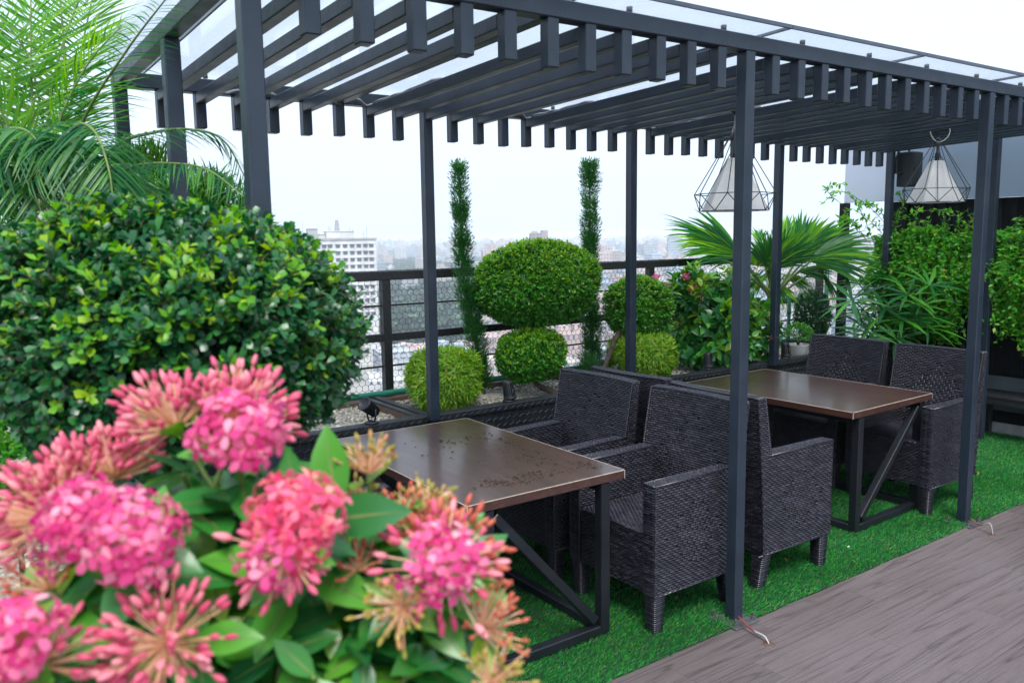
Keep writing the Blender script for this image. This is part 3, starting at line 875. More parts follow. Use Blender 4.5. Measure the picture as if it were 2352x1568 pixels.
def make_chair():
    """faces -x: front at x = 0, back at x = .64, centre line y = 0"""
    W, ZB, ZS, ZA, ZT = .585, .185, .46, .69, .985
    AT = .072; w2 = W / 2; XF = .525                                    # arms run from 0 to XF
    mats = [M['wicker'], M['wicker_core']]
    t = thing('wicker_armchair', '', 'chair', group='dark wicker armchairs')

    def xin(z): return .475 + .085 * np.clip((z - ZS) / (ZT - ZS), 0, 1) ** 1.2
    def xout(z): return .545 + .068 * np.clip((z - ZB) / (ZT - ZB), 0, 1) ** 1.5
    def bow(y): return .028 * (1 - (2 * y / W) ** 2)

    def curved(xf, z0, sgn, y0):
        def fn(u, v):
            y = y0 - sgn * u; z = z0 + v
            P = np.stack([xf(z) + bow(y) * np.clip((z - .3) / .5, 0, 1), y, z], 1)
            e = 1e-3; dz = (xf(z + e) - xf(z - e)) / (2 * e); dy = -.028 * 8 * y / W ** 2 * np.clip((z - .3) / .5, 0, 1)
            n = np.stack([np.ones_like(y), -dy, -dz], 1) * (-1 if sgn > 0 else 1)
            return P, n / np.linalg.norm(n, axis=1)[:, None]
        return fn
    def sidepanel(y, s):
        def fn(u, v):
            f = u / .59 if s < 0 else 1 - u / .59; z = ZB + v
            return np.stack([f * xout(z), np.full_like(u, y), z], 1), np.broadcast_to(np.array([0, float(s), 0]), (len(u), 3))
        return fn
    # seat
    mb = MB()
    weave(mb, flat((.012, w2 - AT, ZS), (0, -1, 0), (1, 0, 0)), W - 2 * AT, .50)
    weave(mb, flat((.010, w2 - AT, ZB), (0, -1, 0), (0, 0, 1)), W - 2 * AT, ZS - ZB)
    mb.build('seat', mats, t)
    # arms with their side panels
    for s in (-1, 1):
        mb = MB()
        yo = s * w2; yi = s * (w2 - AT)
        if s > 0:
            weave(mb, sidepanel(yo, 1), .59, ZA - ZB, diamond=(.31, .25, .19, .16))
            weave(mb, flat((0, yi, ZS - .02), (1, 0, 0), (0, 0, 1)), XF, ZA - ZS + .02)
            weave(mb, flat((0, yo, ZA), (0, -1, 0), (1, 0, 0)), AT, XF, .024, .011)
            weave(mb, flat((0, yo, ZB), (0, -1, 0), (0, 0, 1)), AT, ZA - ZB, .075)
        else:
            weave(mb, sidepanel(yo, -1), .59, ZA - ZB, diamond=(.27, .25, .19, .16))
            weave(mb, flat((XF, yi, ZS - .02), (-1, 0, 0), (0, 0, 1)), XF, ZA - ZS + .02)
            weave(mb, flat((0, yi, ZA), (0, -1, 0), (1, 0, 0)), AT, XF, .024, .011)
            weave(mb, flat((0, yi, ZB), (0, -1, 0), (0, 0, 1)), AT, ZA - ZB, .075)
        # rolled corners
        for y in (yo, yi):
            sticks(mb, [(.001, y, z) for z in np.arange(ZB + .005, ZA, .0092)], [(.0012, y, z + .006) for z in np.arange(ZB + .005, ZA, .0092)], .0042, 0, 6)
        tube(mb, [(0, yo, ZA), (XF, yo, ZA)], .0045, 6); tube(mb, [(0, yi, ZA), (XF, yi, ZA)], .0045, 6); tube(mb, [(0, yo, ZA), (0, yi, ZA)], .0045, 6)
        tube(mb, [(0, yo, ZB), (XF + .055, yo, ZB)], .005, 6)
        bx(mb, .012, XF + .01, min(yo, yi) + .012, max(yo, yi) - .012, ZB + .01, ZA - .012, .002, 1)
        mb.build('armrest', mats, t)
    # back
    mb = MB()
    weave(mb, curved(xin, ZS - .01, 1, w2), W, ZT - ZS + .01, diamond=(W / 2, .24, .2, .2))
    weave(mb, curved(xout, ZB, -1, -w2), W, ZT - ZB, diamond=(W / 2, .4, .2, .2))

    def topf(u, v):
        y = w2 - u; x0 = xin(np.full_like(y, ZT)) + bow(y); x1 = xout(np.full_like(y, ZT)) + bow(y)
        P = np.stack([x0 + (x1 - x0) * (v / .062), y, ZT + .004 * np.sin(np.pi * v / .062)], 1)
        return P, np.broadcast_to(np.array([0, 0, 1.0]), P.shape)
    weave(mb, topf, W, .062, .024, .0105)
    for s in (-1, 1):
        def sidef(u, v, s=s):
            z = ZA + v; x0 = xin(z); x1 = xout(z); tt = u / .062 if s < 0 else 1 - u / .062
            P = np.stack([x0 + (x1 - x0) * tt, np.full_like(z, s * w2), z], 1)
            return P, np.broadcast_to(np.array([0, float(s), 0]), P.shape)
        weave(mb, sidef, .062, ZT - ZA, .04)
        for xf in (xin, xout):                                             # plaited edge
            zz = np.linspace(ZA if xf is xin else ZB, ZT, 90)
            q = np.arange(90)
            tube(mb, np.stack([xf(zz) + .0025 * np.sin(q * 1.7), s * (w2 + .001) + .0025 * np.cos(q * 1.7), zz], 1), .0055, 5)
    zt = np.full(40, ZT); yy = np.linspace(-w2, w2, 40)
    for xf in (xin, xout):
        tube(mb, np.stack([xf(zt) + bow(yy), yy, zt + .001], 1), .0055, 6)
    mb.build('backrest', mats, t)
    # legs, wrapped in strand
    for fx in (0, 1):
        for s in (-1, 1):
            mb = MB(); cx = .040 if fx == 0 else .505; cyy = s * (w2 - .038); lean = 0 if fx == 0 else .035
            nr = 19
            for k in range(nr):
                z = (k + .5) * ZB / nr; f = 1 - z / ZB; hw = .036 - .007 * f
                c = np.array([cx + lean * f, cyy, z])
                q = [(-hw, -hw), (hw, -hw), (hw, hw), (-hw, hw)]; r_ = .008; ring = []
                for (a, b) in q:
                    for (da, db) in (((r_, 0), (0, r_)) if a * b > 0 else ((0, r_), (r_, 0))):
                        ring.append((a - math.copysign(da, a), b - math.copysign(db, b)))
                ring = sorted(ring, key=lambda p: math.atan2(p[1], p[0])); ring = np.array(ring)
                rows = []
                for dz, sc in ((-.5, -.0022), (-.22, .0012), (.22, .0012), (.5, -.0022)):
                    rr = ring * (1 + sc / hw); rows.append(np.concatenate([rr, np.full((8, 1), dz * ZB / nr)], 1) + c)
                V = np.concatenate(rows); i = np.arange(8); jn = (i + 1) % 8
                mb.add(V, np.concatenate([np.stack([a * 8 + i, a * 8 + jn, (a + 1) * 8 + jn, (a + 1) * 8 + i], 1) for a in range(3)]), 0, True)
            f = 1; hw = .028
            bx(mb, cx + lean - hw, cx + lean + hw, cyy - hw, cyy + hw, 0, .012, .003, 1)
            mb.build('leg', mats, t)
    return t


chair = make_chair()
CH = [  # front x, centre y, facing (0: towards -x, 180: towards +x), label
    (-.425, .385, 0, 'wicker armchair tucked under the right end of the nearer table, closest to the deck'),
    (-.445, 1.085, 2, 'wicker armchair at the nearer table on the planter side, beside the planter wall'),
    (.90, .395, 179, 'wicker armchair seen from behind, back to back with the chair at the nearer table'),
    (.93, 1.09, 182, 'wicker armchair turned away beside the planter, mostly hidden behind another chair back'),
    (2.04, .46, -1, 'wicker armchair at the far end beside the farthest front post, facing the clean table'),
    (2.06, 1.13, 1, 'wicker armchair at the far table on the planter side, in front of the lady palm'),
    (-1.33, 1.10, 178, 'wicker armchair left of the nearer table, almost hidden by the pink flowers'),
]
for q, (x, y, a, lab) in enumerate(CH):
    c = chair if q == 0 else copy_tree(chair)
    c.location = (x, y, 0); c.rotation_euler = (0, 0, R(a)); c['label'] = lab
# ------------------------------------------------------------------ pendant lamps
def make_lamp():
    """origin at the middle of the shade's rim"""
    t = thing('pendant_lamp', '', 'lamp', group='white cone lamps in wire cages')
    mb = MB(); lathe(mb, [(.200, 0), (.050, .305), (.048, .306), (.197, .002)], 6, smooth=False, M=Matrix.Rotation(R(10), 4, 'Z')); mb.build('lamp_shade', M['shade'], t)
    n = 8; a0 = R(8)
    ap = np.array([0, 0, .47])
    lo = np.array([(.205 * math.cos(a0 + 2 * math.pi * k / n), .205 * math.sin(a0 + 2 * math.pi * k / n), 0) for k in range(n)])
    hi = np.array([(.238 * math.cos(a0 + math.pi * (2 * k + 1) / n), .238 * math.sin(a0 + math.pi * (2 * k + 1) / n), .098) for k in range(n)])
    sh = np.array([(.028 * math.cos(a0 + 2 * math.pi * k / n), .028 * math.sin(a0 + 2 * math.pi * k / n), .335) for k in range(n)])
    P0, P1 = [], []
    for k in range(n):
        P0 += [lo[k], hi[k], hi[k], hi[k]]; P1 += [lo[(k + 1) % n], lo[k], lo[(k + 1) % n], hi[(k + 1) % n]]
        P0.append(hi[k]); P1.append(ap + [(.012 * math.cos(k)), .012 * math.sin(k), 0])
        if k % 2 == 0:
            P0.append(lo[k]); P1.append(sh[k])
            P0.append(sh[k]); P1.append(sh[(k + 2) % n])
    mb = MB(); sticks(mb, P0, P1, .0028, 0, 6)
    lathe(mb, [(0, .455), (.014, .455), (.014, .475), (0, .475)], 10); mb.build('wire_cage', M['lamp_metal'], t)
    mb = MB(); lathe(mb, [(0, .30), (.016, .30), (.016, .36), (.009, .37), (.009, .455), (0, .455)], 10); mb.build('lamp_holder', M['lamp_metal'], t)
    mb = MB(); tube(mb, [(0, 0, .475), (.001, 0, .56)], .003, 6); mb.build('cord', M['lamp_metal'], t)
    mb = MB(); lathe(mb, [(0, .555), (.012, .555), (.035, .575), (.038, .583), (0, .583)], 12); bx(mb, .02, .075, -.012, .012, .568, .584); mb.build('ceiling_mount', M['lamp_metal'], t)
    mb = MB(); tube(mb, spline([(-.03, 0, .575), (-.075, 0, .53), (-.06, .01, .47), (-.012, .02, .44), (.03, .015, .465), (.055, 0, .52), (.06, 0, .575)], 20), .004, 6); mb.build('cable_loop', M['grey_cable'], t)
    return t


lamp = make_lamp()
lamp.rotation_euler = (0, 0, R(45))
lamp.location = (1.03, .90, 1.907); lamp['label'] = 'nearer white cone lamp in a black wire cage, partly hidden by a post'
l2 = copy_tree(lamp); l2.location = (3.30, .89, 1.980); l2.rotation_euler = (0, 0, R(115)); l2['label'] = 'white cone lamp in a wire cage hanging in front of the grey sign'
# the mounts hang from rafters
for o, zt in ((lamp, 2.56 - .0), (l2, 2.56)):
    mb = MB(); zr = zroof(o.location[0], o.location[1], HB - .052)
    top = zr - o.location[2]
    bx(mb, -.02, .02, -.05, .05, .582, max(top + .004, .59), .002); b = mb.build('mount_block', M['lamp_metal'], o)

# speaker on the last back post
t = thing('speaker', 'black loudspeaker on the corner post under the pergola roof', 'speaker', (4.405, 1.715, 2.165))
mb = MB(); bx(mb, -.085, .085, -.075, .075, 0, .305, .008); mb.build('cabinet', M['speaker'], t)
mb = MB(); bx(mb, -.072, .072, -.079, -.0752, .012, .293, .002); mb.build('grille', M['speaker'], t)
mb = MB(); bx(mb, .022, .038, -.0805, -.0791, .045, .068, .0005); mb.build('badge', M['white'], t)
mb = MB(); tube(mb, [(-.02, 0, .300), (-.02, 0, .33), (-.11, .04, .335), (-.118, .06, .25), (-.118, .06, .12), (-.08, .02, .12)], .012, 8); mb.build('bracket', M['lamp_metal'], t)

# ------------------------------------------------------------------ planters


def hexnet(o, u, v, W, H, s=.027, r=.0011, sag=.0, hx=None):
    """chicken wire on the rectangle o + a u + b v"""
    o, u, v = np.asarray(o, float), nrm(u), nrm(v); n = np.cross(u, v)
    w = s * math.sqrt(3); P0, P1 = [], []
    rows = int(H / (1.5 * s)) + 2; cols = int(W / w) + 2
    def pt(a, b):
        d = sag * (math.sin(a * 3.1 + b * 5) + .6 * math.sin(a * 7.7 + 2 * b)) + .0015 * math.sin(a * 91 + b * 57)
        return o + min(max(a, 0), W) * u + min(max(b, 0), H) * v + d * n
    for j in range(rows):
        for i in range(cols):
            cx = (i + .5 * (j % 2)) * w; cyy = j * 1.5 * s
            a = [(cx, cyy + s), (cx - w / 2, cyy + s / 2), (cx - w / 2, cyy - s / 2), (cx, cyy - s)]
            a = [(p + .0012 * math.sin(p * 333 + q * 71), q + .0012 * math.sin(q * 291 + p * 37)) for p, q in a]
            for k in range(3):
                A, B = a[k], a[k + 1]
                if max(A[0], B[0]) <= 0 or min(A[0], B[0]) >= W or max(A[1], B[1]) <= 0 or min(A[1], B[1]) >= H: continue
                P0.append(pt(*A)); P1.append(pt(*B))
    return np.array(P0), np.array(P1), r


pl = thing('planter', 'long black roof planter with chicken wire on its front', 'planter')
PZ = .715
PX0, PX1 = -2.2, 4.58
mb = MB(); bx(mb, PX0, PX1, 1.872, 1.91, .13, PZ - .045, .004); mb.build('front_panel', M['planter'], pl)
mb = MB(); bx(mb, PX0, PX1, 1.90, 1.95, 0, .13, .004); mb.build('plinth', M['concrete'], pl)
mb = MB(); bx(mb, PX0 - .03, PX1, YB + .045, YB + .125, PZ - .045, PZ, .006)
mb.build('front_rim', M['planter'], pl)
mb = MB(); bx(mb, PX0, PX1, BK - .13, BK - .04, .1, PZ - .02, .005); mb.build('rear_kerb', M['wood_edge'], pl)
for x in (-.545, 1.05, 2.62):
    mb = MB(); bx(mb, x - .05, x + .05, YB + .126, BK - .131, .45, PZ - .012, .005); d_ = mb.build('divider', M['wood_edge'], pl)
    mb = MB(); bx(mb, x - .052, x - .012, YB + .126, BK - .131, PZ - .0115, PZ - .002, .002); bx(mb, x + .006, x + .052, YB + .126, BK - .131, PZ - .0115, PZ + .002, .002); mb.build('capping', M['planter'], d_)
P0, P1, r = hexnet((PX0, 1.866, .02), (1, 0, 0), (0, 0, 1), PX1 - PX0, PZ - .05, .030, .0015, .003)
mb = MB(); sticks(mb, P0, P1, r)
P0, P1, r = hexnet((PX0, YB + .041, PZ - .045), (1, 0, 0), (0, 0, 1), PX1 - PX0, .048, .030, .0011, .001); sticks(mb, P0, P1, r)
P0, P1, r = hexnet((PX0, YB + .043, PZ + .003), (1, 0, 0), (0, 1, 0), PX1 - PX0, .08, .030, .0011, .001); sticks(mb, P0, P1, r)
mb.build('wire_mesh', M['wire'], pl)

pl2 = thing('planter', 'black planter box under the round bush at the end of the pergola', 'planter')
mb = MB(); bx(mb, -4.2, -2.26, -1.75, 2.6, .05, PZ - .06, .004); mb.build('box_wall', M['planter'], pl2)
mb = MB()
bx(mb, -2.30, -2.22, -1.78, 2.6, PZ - .059, PZ, .006); bx(mb, -4.2, -2.301, -1.80, -1.72, PZ - .059, PZ, .006); mb.build('rim', M['planter'], pl2)

# pebble bed: a sheet with loose stones on it
mb = MB()
GZ0 = PZ - .055
for (a, b, c, d, z) in ((PX0, PX1, YB + .12, BK - .12, GZ0), (-4.15, -2.29, -1.74, 2.58, PZ - .03)):
    nx, ny = int((b - a) / .05) + 1, int((d - c) / .05) + 1
    gx, gy = np.meshgrid(np.linspace(a, b, nx), np.linspace(c, d, ny), indexing='ij')
    zz = z + .008 * np.sin(gx * 5.3 + gy * 3) + .006 * np.sin(gy * 13 + gx * 7)
    q = np.arange(nx * ny).reshape(nx, ny)
    mb.add(np.stack([gx, gy, zz], -1).reshape(-1, 3), np.stack([q[:-1, :-1], q[1:, :-1], q[1:, 1:], q[:-1, 1:]], -1).reshape(-1, 4), 0, True)
tag(mb.build('planting_soil', M['gravel']), kind='structure')


def pebble_tpl(seed):
    rs = np.random.default_rng(seed)
    t = (1 + 5 ** .5) / 2
    V = np.array([(-1, t, 0), (1, t, 0), (-1, -t, 0), (1, -t, 0), (0, -1, t), (0, 1, t), (0, -1, -t), (0, 1, -t), (t, 0, -1), (t, 0, 1), (-t, 0, -1), (-t, 0, 1)]) / 1.9
    V = V * (1 + rs.normal(0, .16, (12, 1))) * [1, .75, .5]
    F = np.array([(0, 11, 5), (0, 5, 1), (0, 1, 7), (0, 7, 10), (0, 10, 11), (1, 5, 9), (5, 11, 4), (11, 10, 2), (10, 7, 6), (7, 1, 8), (3, 9, 4), (3, 4, 2), (3, 2, 6), (3, 6, 8), (3, 8, 9), (4, 9, 5), (2, 4, 11), (6, 2, 10), (8, 6, 7), (9, 8, 1)])
    return V, F


def pebble_mat(name, stops):
    m, nt, out = new_mat(name); g = N(nt, 'ShaderNodeNewGeometry'); p = N(nt, 'ShaderNodeBsdfPrincipled', i_Roughness=.8)
    nt.links.new(ramp(nt, g.outputs['Random Per Island'], stops), p.inputs['Base Color']); nt.links.new(p.outputs[0], out.inputs[0]); return m


M['pebble'] = pebble_mat('mixed_pebbles', [(0, (.10, .08, .06)), (.35, (.25, .22, .17)), (.8, (.42, .39, .33)), (1, (.62, .60, .54))])
mb = MB()
for sd in range(4):
    n = 3600
    P = np.stack([rng.uniform(PX0, PX1, n), rng.uniform(YB + .13, BK - .14, n), np.full(n, GZ0 + .004)], 1)
    P = P[(np.abs(P[:, 0] + .545) > .06)]
    a = rng.uniform(0, 6.3, len(P)); scatter(mb, pebble_tpl(sd), P, np.stack([np.cos(a), np.sin(a), rng.normal(0, .2, len(P))], 1), np.tile([0, 0, 1.0], (len(P), 1)) + rng.normal(0, .2, (len(P), 3)), rng.gamma(5, .0014, len(P)) + .003, smooth=False)
    n = 1300
    P = np.stack([rng.uniform(-4.1, -2.32, n), rng.uniform(-1.7, 2.5, n), np.full(n, PZ - .026)], 1)
    a = rng.uniform(0, 6.3, n); scatter(mb, pebble_tpl(sd + 9), P, np.stack([np.cos(a), np.sin(a), 0 * a], 1), np.tile([0, 0, 1.0], (n, 1)) + rng.normal(0, .2, (n, 3)), rng.gamma(5, .0022, n) + .004, smooth=False)
tag(mb.build('gravel', M['pebble']), 'loose pale pebbles covering the planter beds', 'gravel', kind='stuff')
for q, (x, y, s, lab) in enumerate(((-1.10, 1.99, .042, 'large white stone in the pebble bed, nearest to the round bush'), (-1.02, 2.08, .035, 'flat white stone left of the tilted floodlight'), (-.66, 2.02, .042, 'white stone between the tilted floodlight and the wooden divider'), (-.98, 2.22, .036, 'pale stone by the green pipe'))):
    mb = MB(); V, F = pebble_tpl(40 + q); mb.add(V * s, F, 0, True)
    o = mb.build('garden_stone', M['stone'], loc=(x, y, GZ0 + .016)); sub = o.modifiers.new('smooth', 'SUBSURF'); sub.levels = 2; sub.render_levels = 2
    o.rotation_euler = (0, 0, q * 1.3)
    tag(o, lab, 'stone', 'white stones in the pebbles')

# ------------------------------------------------------------------ parapet fence
fe = thing('fence', 'black steel parapet fence covered in chicken wire', 'fence')
FX0, FX1, FT = -2.7, 4.66, 1.548


def fpart(name, q, b=.003): m_ = MB(); bx(m_, *q, b); return m_.build(name, M['fence'], fe)


fpart('top_rail', (FX0, FX1, BK - .03, BK + .03, FT - .062, FT))
fpart('mid_rail', (FX0, FX1, BK - .025, BK + .025, 1.065, 1.118))
fpart('lower_rail', (FX0, FX1, BK - .025, BK + .025, .66, .70))
for z in (1.305, .885):
    fpart('thin_bar', (FX0, FX1, BK - .006, BK + .006, z, z + .013), .001)
for x in (-2.67, -.355, 2.18, 4.63):
    fpart('post', (x - .031, x + .031, BK - .0292, BK + .0292, .55, FT - .0625))
P0, P1, r = hexnet((FX0, BK - .034, .68), (1, 0, 0), (0, 0, 1), FX1 - FX0, FT - .68, .0265, .0017, .004)
mb = MB(); sticks(mb, P0, P1, r)
P0, P1, r = hexnet((FX0, BK - .034, FT + .002), (1, 0, 0), (0, 1, 0), FX1 - FX0, .068, .0265, .00125, .001); sticks(mb, P0, P1, r)
mb.build('wire_mesh', M['wire_black'], fe)

# green irrigation pipe
gp = thing('water_pipe', 'green plastic water pipe running low along the fence', 'pipe')
yp, zp = BK - .105, PZ + .005
mb = MB(); tube(mb, [(-2.6, yp, zp + .012), (-.9, yp, zp + .004), (1.0, yp, zp), (4.56, yp, zp - .01)], .0215, 12); mb.build('main_run', M['pipe'], gp)
for x in (-.82, .98, 2.9):
    mb = MB(); tube(mb, [(x - .035, yp, zp + .003), (x + .035, yp, zp + .003)], .027, 12); mb.build('coupling', M['pipe'], gp)
mb = MB(); tube(mb, [(4.56, yp, zp - .01), (4.59, yp, zp + .0), (4.60, yp, zp + .04), (4.60, yp, 1.52)], .0215, 12); mb.build('riser', M['pipe'], gp)
mb = MB(); lathe(mb, [(.027, 0), (.027, .06)], 12, (4.60, yp, zp + .02)); lathe(mb, [(.027, 0), (.027, .05)], 12, (4.53, yp, zp - .01), M=Matrix.Rotation(R(90), 4, 'Y')); mb.build('elbow', M['pipe'], gp)
g2 = thing('water_pipe', 'upright green pipe standing in the bed behind the ixora bush', 'pipe')
mb = MB(); tube(mb, [(3.90, 2.58, .66), (3.90, 2.58, 1.22)], .017, 12); mb.build('upright', M['pipe'], g2)
mb = MB(); tube(mb, [(3.90, 2.58, .98), (3.90, 2.58, 1.03)], .022, 12); mb.build('coupling', M['pipe'], g2)


def floodlight(x, y, z, tilt, yaw, label):
    t = thing('floodlight', label, 'light', (x, y, z), yaw, 'small black garden floodlights')
    mb = MB(); lathe(mb, [(0, 0), (.038, 0), (.042, .004), (.042, .010), (.03, .014), (0, .014)], 16); mb.build('base', M['lamp_metal'], t)
    mb = MB()
    tube(mb, [(0, -.0385, .088), (0, -.037, .05), (0, -.026, .016), (0, .026, .016), (0, .037, .05), (0, .0385, .088)], .0055, 6)
    mb.build('bracket', M['lamp_metal'], t)
    Mt = Matrix.Translation((0, 0, .085)) @ Matrix.Rotation(tilt, 4, 'Y')
    Ma = np.array(Mt)

    def tf(m_): return m_.warp(lambda V: V @ Ma[:3, :3].T + Ma[:3, 3])
    mb = MB(); lathe(mb, [(0, -.052), (.020, -.052), (.026, -.045), (.030, .035), (.041, .05), (.043, .058), (.043, .068), (.037, .068), (.034, .06), (0, .058)], 20)
    for k in range(14):
        a = 2 * math.pi * k / 14; c, s = math.cos(a), math.sin(a)
        bar(mb, (.028 * c, .028 * s, -.042), (.035 * c, .035 * s, .045), .003, .010, (c, s, 0), .0005)
    tf(mb).build('lamp_body', M['lamp_metal'], t)
    return t


RIMZ = PZ
floodlight(-.895, YB + .085, RIMZ, R(-52), R(15), 'black floodlight tilted to the left on the planter rim by the round bush')
floodlight(.085, YB + .10, RIMZ, R(170), R(10), 'black floodlight facing down between the bamboo ball and the small round shrub')
floodlight(1.02, YB + .10, RIMZ, R(165), R(-20), 'black floodlight behind the wicker chair back, by the second bamboo ball')
floodlight(2.02, YB + .13, RIMZ, R(172), R(10), 'black floodlight half hidden under the broad leaved bush')
floodlight(2.95, YB + .10, RIMZ, R(170), R(0), 'black floodlight beside the white flower pot')

# white pot
t = thing('potted_plant', 'small leafy bonsai in a round white pot on the planter rim', 'potted plant', (3.27, 2.02, PZ - .02))
mb = MB(); lathe(mb, [(0, 0), (.06, 0), (.078, .02), (.088, .09), (.092, .105), (.086, .105), (.080, .085), (0, .083)], 24); mb.build('pot', M['pot'], t)
mb = MB()
for k in range(5): tube(mb, spline([(0, 0, .08), (.02 * math.cos(k * 1.3), .02 * math.sin(k * 1.3), .14), (.07 * math.cos(k * 1.3), .07 * math.sin(k * 1.3), .21)], 8), [.006] * 4 + [.004] * 4, 6)
mb.build('stem', M['bark'], t)
mb = MB(); n = 1500; d = unit(n); d[:, 2] = np.abs(d[:, 2]) * 1.1 - .15; P = d * rng.uniform(.5, 1.0, n)[:, None] ** .5 * [.135, .135, .13] + [0, 0, .17]
scatter(mb, leaf_tpl(.017, .011, 2), P, d + .6 * unit(n), d + [0, 0, .8], rng.uniform(.7, 1.3, n)); mb.build('foliage', M['lf_mid'], t)

# ------------------------------------------------------------------ dark wall, signs, bench at the right end
bw = thing('cladding_wall', 'black corrugated wall closing the terrace behind the hanging vines', 'wall')
WX = 4.68
mb = MB(); bx(mb, WX, WX + .08, -4.0, 2.02, .30, 2.044, .004); mb.build('sheet', M['black_wall'], bw)
mb = MB()
for y in np.arange(-3.9, 1.95, .12): bx(mb, WX - .022, WX - .0005, y, y + .05, .52, 2.04, .004)
mb.build('rib', M['black_wall'], bw)
mb = MB(); bx(mb, WX - .03, WX - .001, -4.0, 2.02, .20, .50, .004); mb.build('lower_panel', M['wall_grey'], bw)
mb = MB(); bx(mb, WX - .05, WX + .08, -4.0, 2.66, .10, .1995, .004); mb.build('base_rail', M['black_wall'], bw)
mb = MB(); bx(mb, WX - .08, WX + .08, -4.0, 2.66, -.02, .0995, .006); mb.build('kerb', M['concrete'], bw)
mb = MB()
bx(mb, WX - .07, WX - .001, 2.46, 2.54, .55, 2.05, .004)
bx(mb, WX - .06, WX - .001, 1.86, 1.90, .55, 2.05, .004)
mb.build('upright', M['black_wall'], bw)
bx_sign = MB(); bx(bx_sign, WX - .055, WX - .024, 2.06, 2.50, 2.052, 2.95, .003); tag(bx_sign.build('sign_panel', M['sign_lit']), 'blue grey blank panel coloured paler as skylit at the open corner, left of the speaker', 'sign panel')
bx_sign = MB(); bx(bx_sign, WX - .055, WX - .024, -4.0, 2.03, 2.045, 2.95, .003); tag(bx_sign.build('sign_panel', M['sign']), 'long slate blue blank panel coloured as shaded, above the vines, right of the speaker', 'sign panel')

bn = thing('bench', 'black slatted bench against the wall under the hanging vines', 'bench')
for x in np.linspace(4.32, 4.60, 5):
    mb = MB(); bx(mb, x - .028, x + .028, -1.6, 1.12, .365, .388, .003); mb.build('slat', M['bench'], bn)
mb = MB(); bx(mb, 4.295, 4.315, -1.6, 1.12, .315, .366, .003); mb.build('front_rail', M['bench'], bn)
for y in (1.0, -.4, -1.5):
    for x in (4.335, 4.575):
        mb = MB(); bx(mb, x - .03, x + .03, y - .035, y + .035, .0, .3645, .003); mb.build('leg', M['bench'], bn)
mb = MB(); bx(mb, 4.30, 4.62, .93, 1.07, .29, .3135, .003); mb.build('cross_rail', M['bench'], bn)
vb = thing('planter', 'black trough along the wall that holds the hanging vines', 'planter')
mb = MB(); bx(mb, 4.36, WX - .035, -1.6, 2.0, 1.50, 1.68, .005); mb.build('trough', M['planter'], vb)
mb = MB(); bx(mb, 4.38, WX - .04, -1.6, 2.0, 1.6801, 1.69, .002); mb.build('soil', M['soil'], vb)
for y in (-1.4, .15, 1.93):
    mb = MB(); bx(mb, 4.40, 4.45, y - .025, y + .025, .01, 1.4995, .003); mb.build('leg', M['black_wall'], vb)
# ------------------------------------------------------------------ plants
UPV = np.array([0, 0, 1.0])


def shoots(mb, P, D, L, nodes, tpl, young=None, mats=(0, 1), lscale=(.7, 1.2), spread=.85, upw=.6, twig=None):
    """leafy shoots: pairs of leaves crosswise along each twig; the last pairs of a 'young' shoot take the second tone"""
    n = len(P); D = D / np.linalg.norm(D, axis=1)[:, None]
    L = np.broadcast_to(np.asarray(L, float), (n,))
    R0 = np.cross(D, unit(n)); R0 /= np.linalg.norm(R0, axis=1)[:, None]; R1 = np.cross(D, R0)
    if young is None: young = np.zeros(n, bool)
    for k in range(nodes):
        f = (k + .6) / nodes
        pos = P + D * (L * f)[:, None]
        lat = R0 if k % 2 == 0 else R1
        fw = spread if k < nodes - 1 else spread * .6
        for s in (-1, 1):
            d = s * lat * fw + D * (.55 + .3 * f) + rng.normal(0, .22, (n, 3))
            u = D + UPV * upw + rng.normal(0, .25, (n, 3))
            sc = rng.uniform(*lscale, n) * (1 - .35 * max(0, f - .6))
            yg = young & (f > .45)
            for msk, m in ((~yg, mats[0]), (yg, mats[1])):
                if msk.any(): scatter(mb, tpl, pos[msk], d[msk], u[msk], sc[msk], m)
    if twig is not None:
        sticks(mb, P, P + D * L[:, None] * .95, .0012, twig)


def crown(mb, c, rad, n, L, nodes, tpl, ytop=.5, lump=.08, core=900, lscale=(.7, 1.2), shape=2.0, inward=.12, flat_under=False, twig=None, lo=-1, ybias=.2):
    c = np.asarray(c, float); rad = np.asarray(rad, float)
    d = unit(int(n * 1.25)); d = d[d[:, 2] > lo][:n]
    e = np.sum(np.abs(d) ** shape, 1) ** (-1 / shape)
    k = rng.normal(size=(7, 3)) * 2.6; ph = rng.uniform(0, 6, 7)
    lumps = 1 + lump * np.mean(np.sin(d @ k.T + ph), 1) * 2
    P = c + d * rad * (e * lumps)[:, None] * rng.uniform(1 - inward, 1.0, len(d))[:, None]
    nn = d / rad; nn /= np.linalg.norm(nn, axis=1)[:, None]
    D = nn + .55 * unit(len(d)) + UPV * .25
    hole = np.mean(np.sin(d @ (k[::-1] * 1.9).T + ph * 2), 1)
    keep = rng.random(len(d)) > np.clip(hole * 1.0, 0, .8)
    P, D, d2 = P[keep], D[keep], d[keep]
    Lr = np.broadcast_to(L, (len(P),)) * rng.uniform(.6, 1.15, len(P))
    P = P - D / np.linalg.norm(D, axis=1)[:, None] * (Lr * .75)[:, None]
    young = rng.random(len(P)) < np.clip(ybias + ytop * d2[:, 2], 0.02, .95)
    shoots(mb, P, D, Lr, nodes, tpl, young, lscale=lscale, twig=twig)
    if core:
        d = unit(core); P = c + d * rad * rng.uniform(.45, .86, (core, 1)); scatter(mb, tpl, P, unit(core) + d, d + .5 * unit(core), rng.uniform(.9, 1.6, core), 0)


def stem(pts, r0, r1, mat, parent, n=14, name='trunk'):
    mb = MB(); p = spline(pts, n); r = np.linspace(r0, r1, n) * (1 + .08 * np.sin(np.arange(n) * 2.1)); tube(mb, p, r, 9); return mb.build(name, mat, parent)


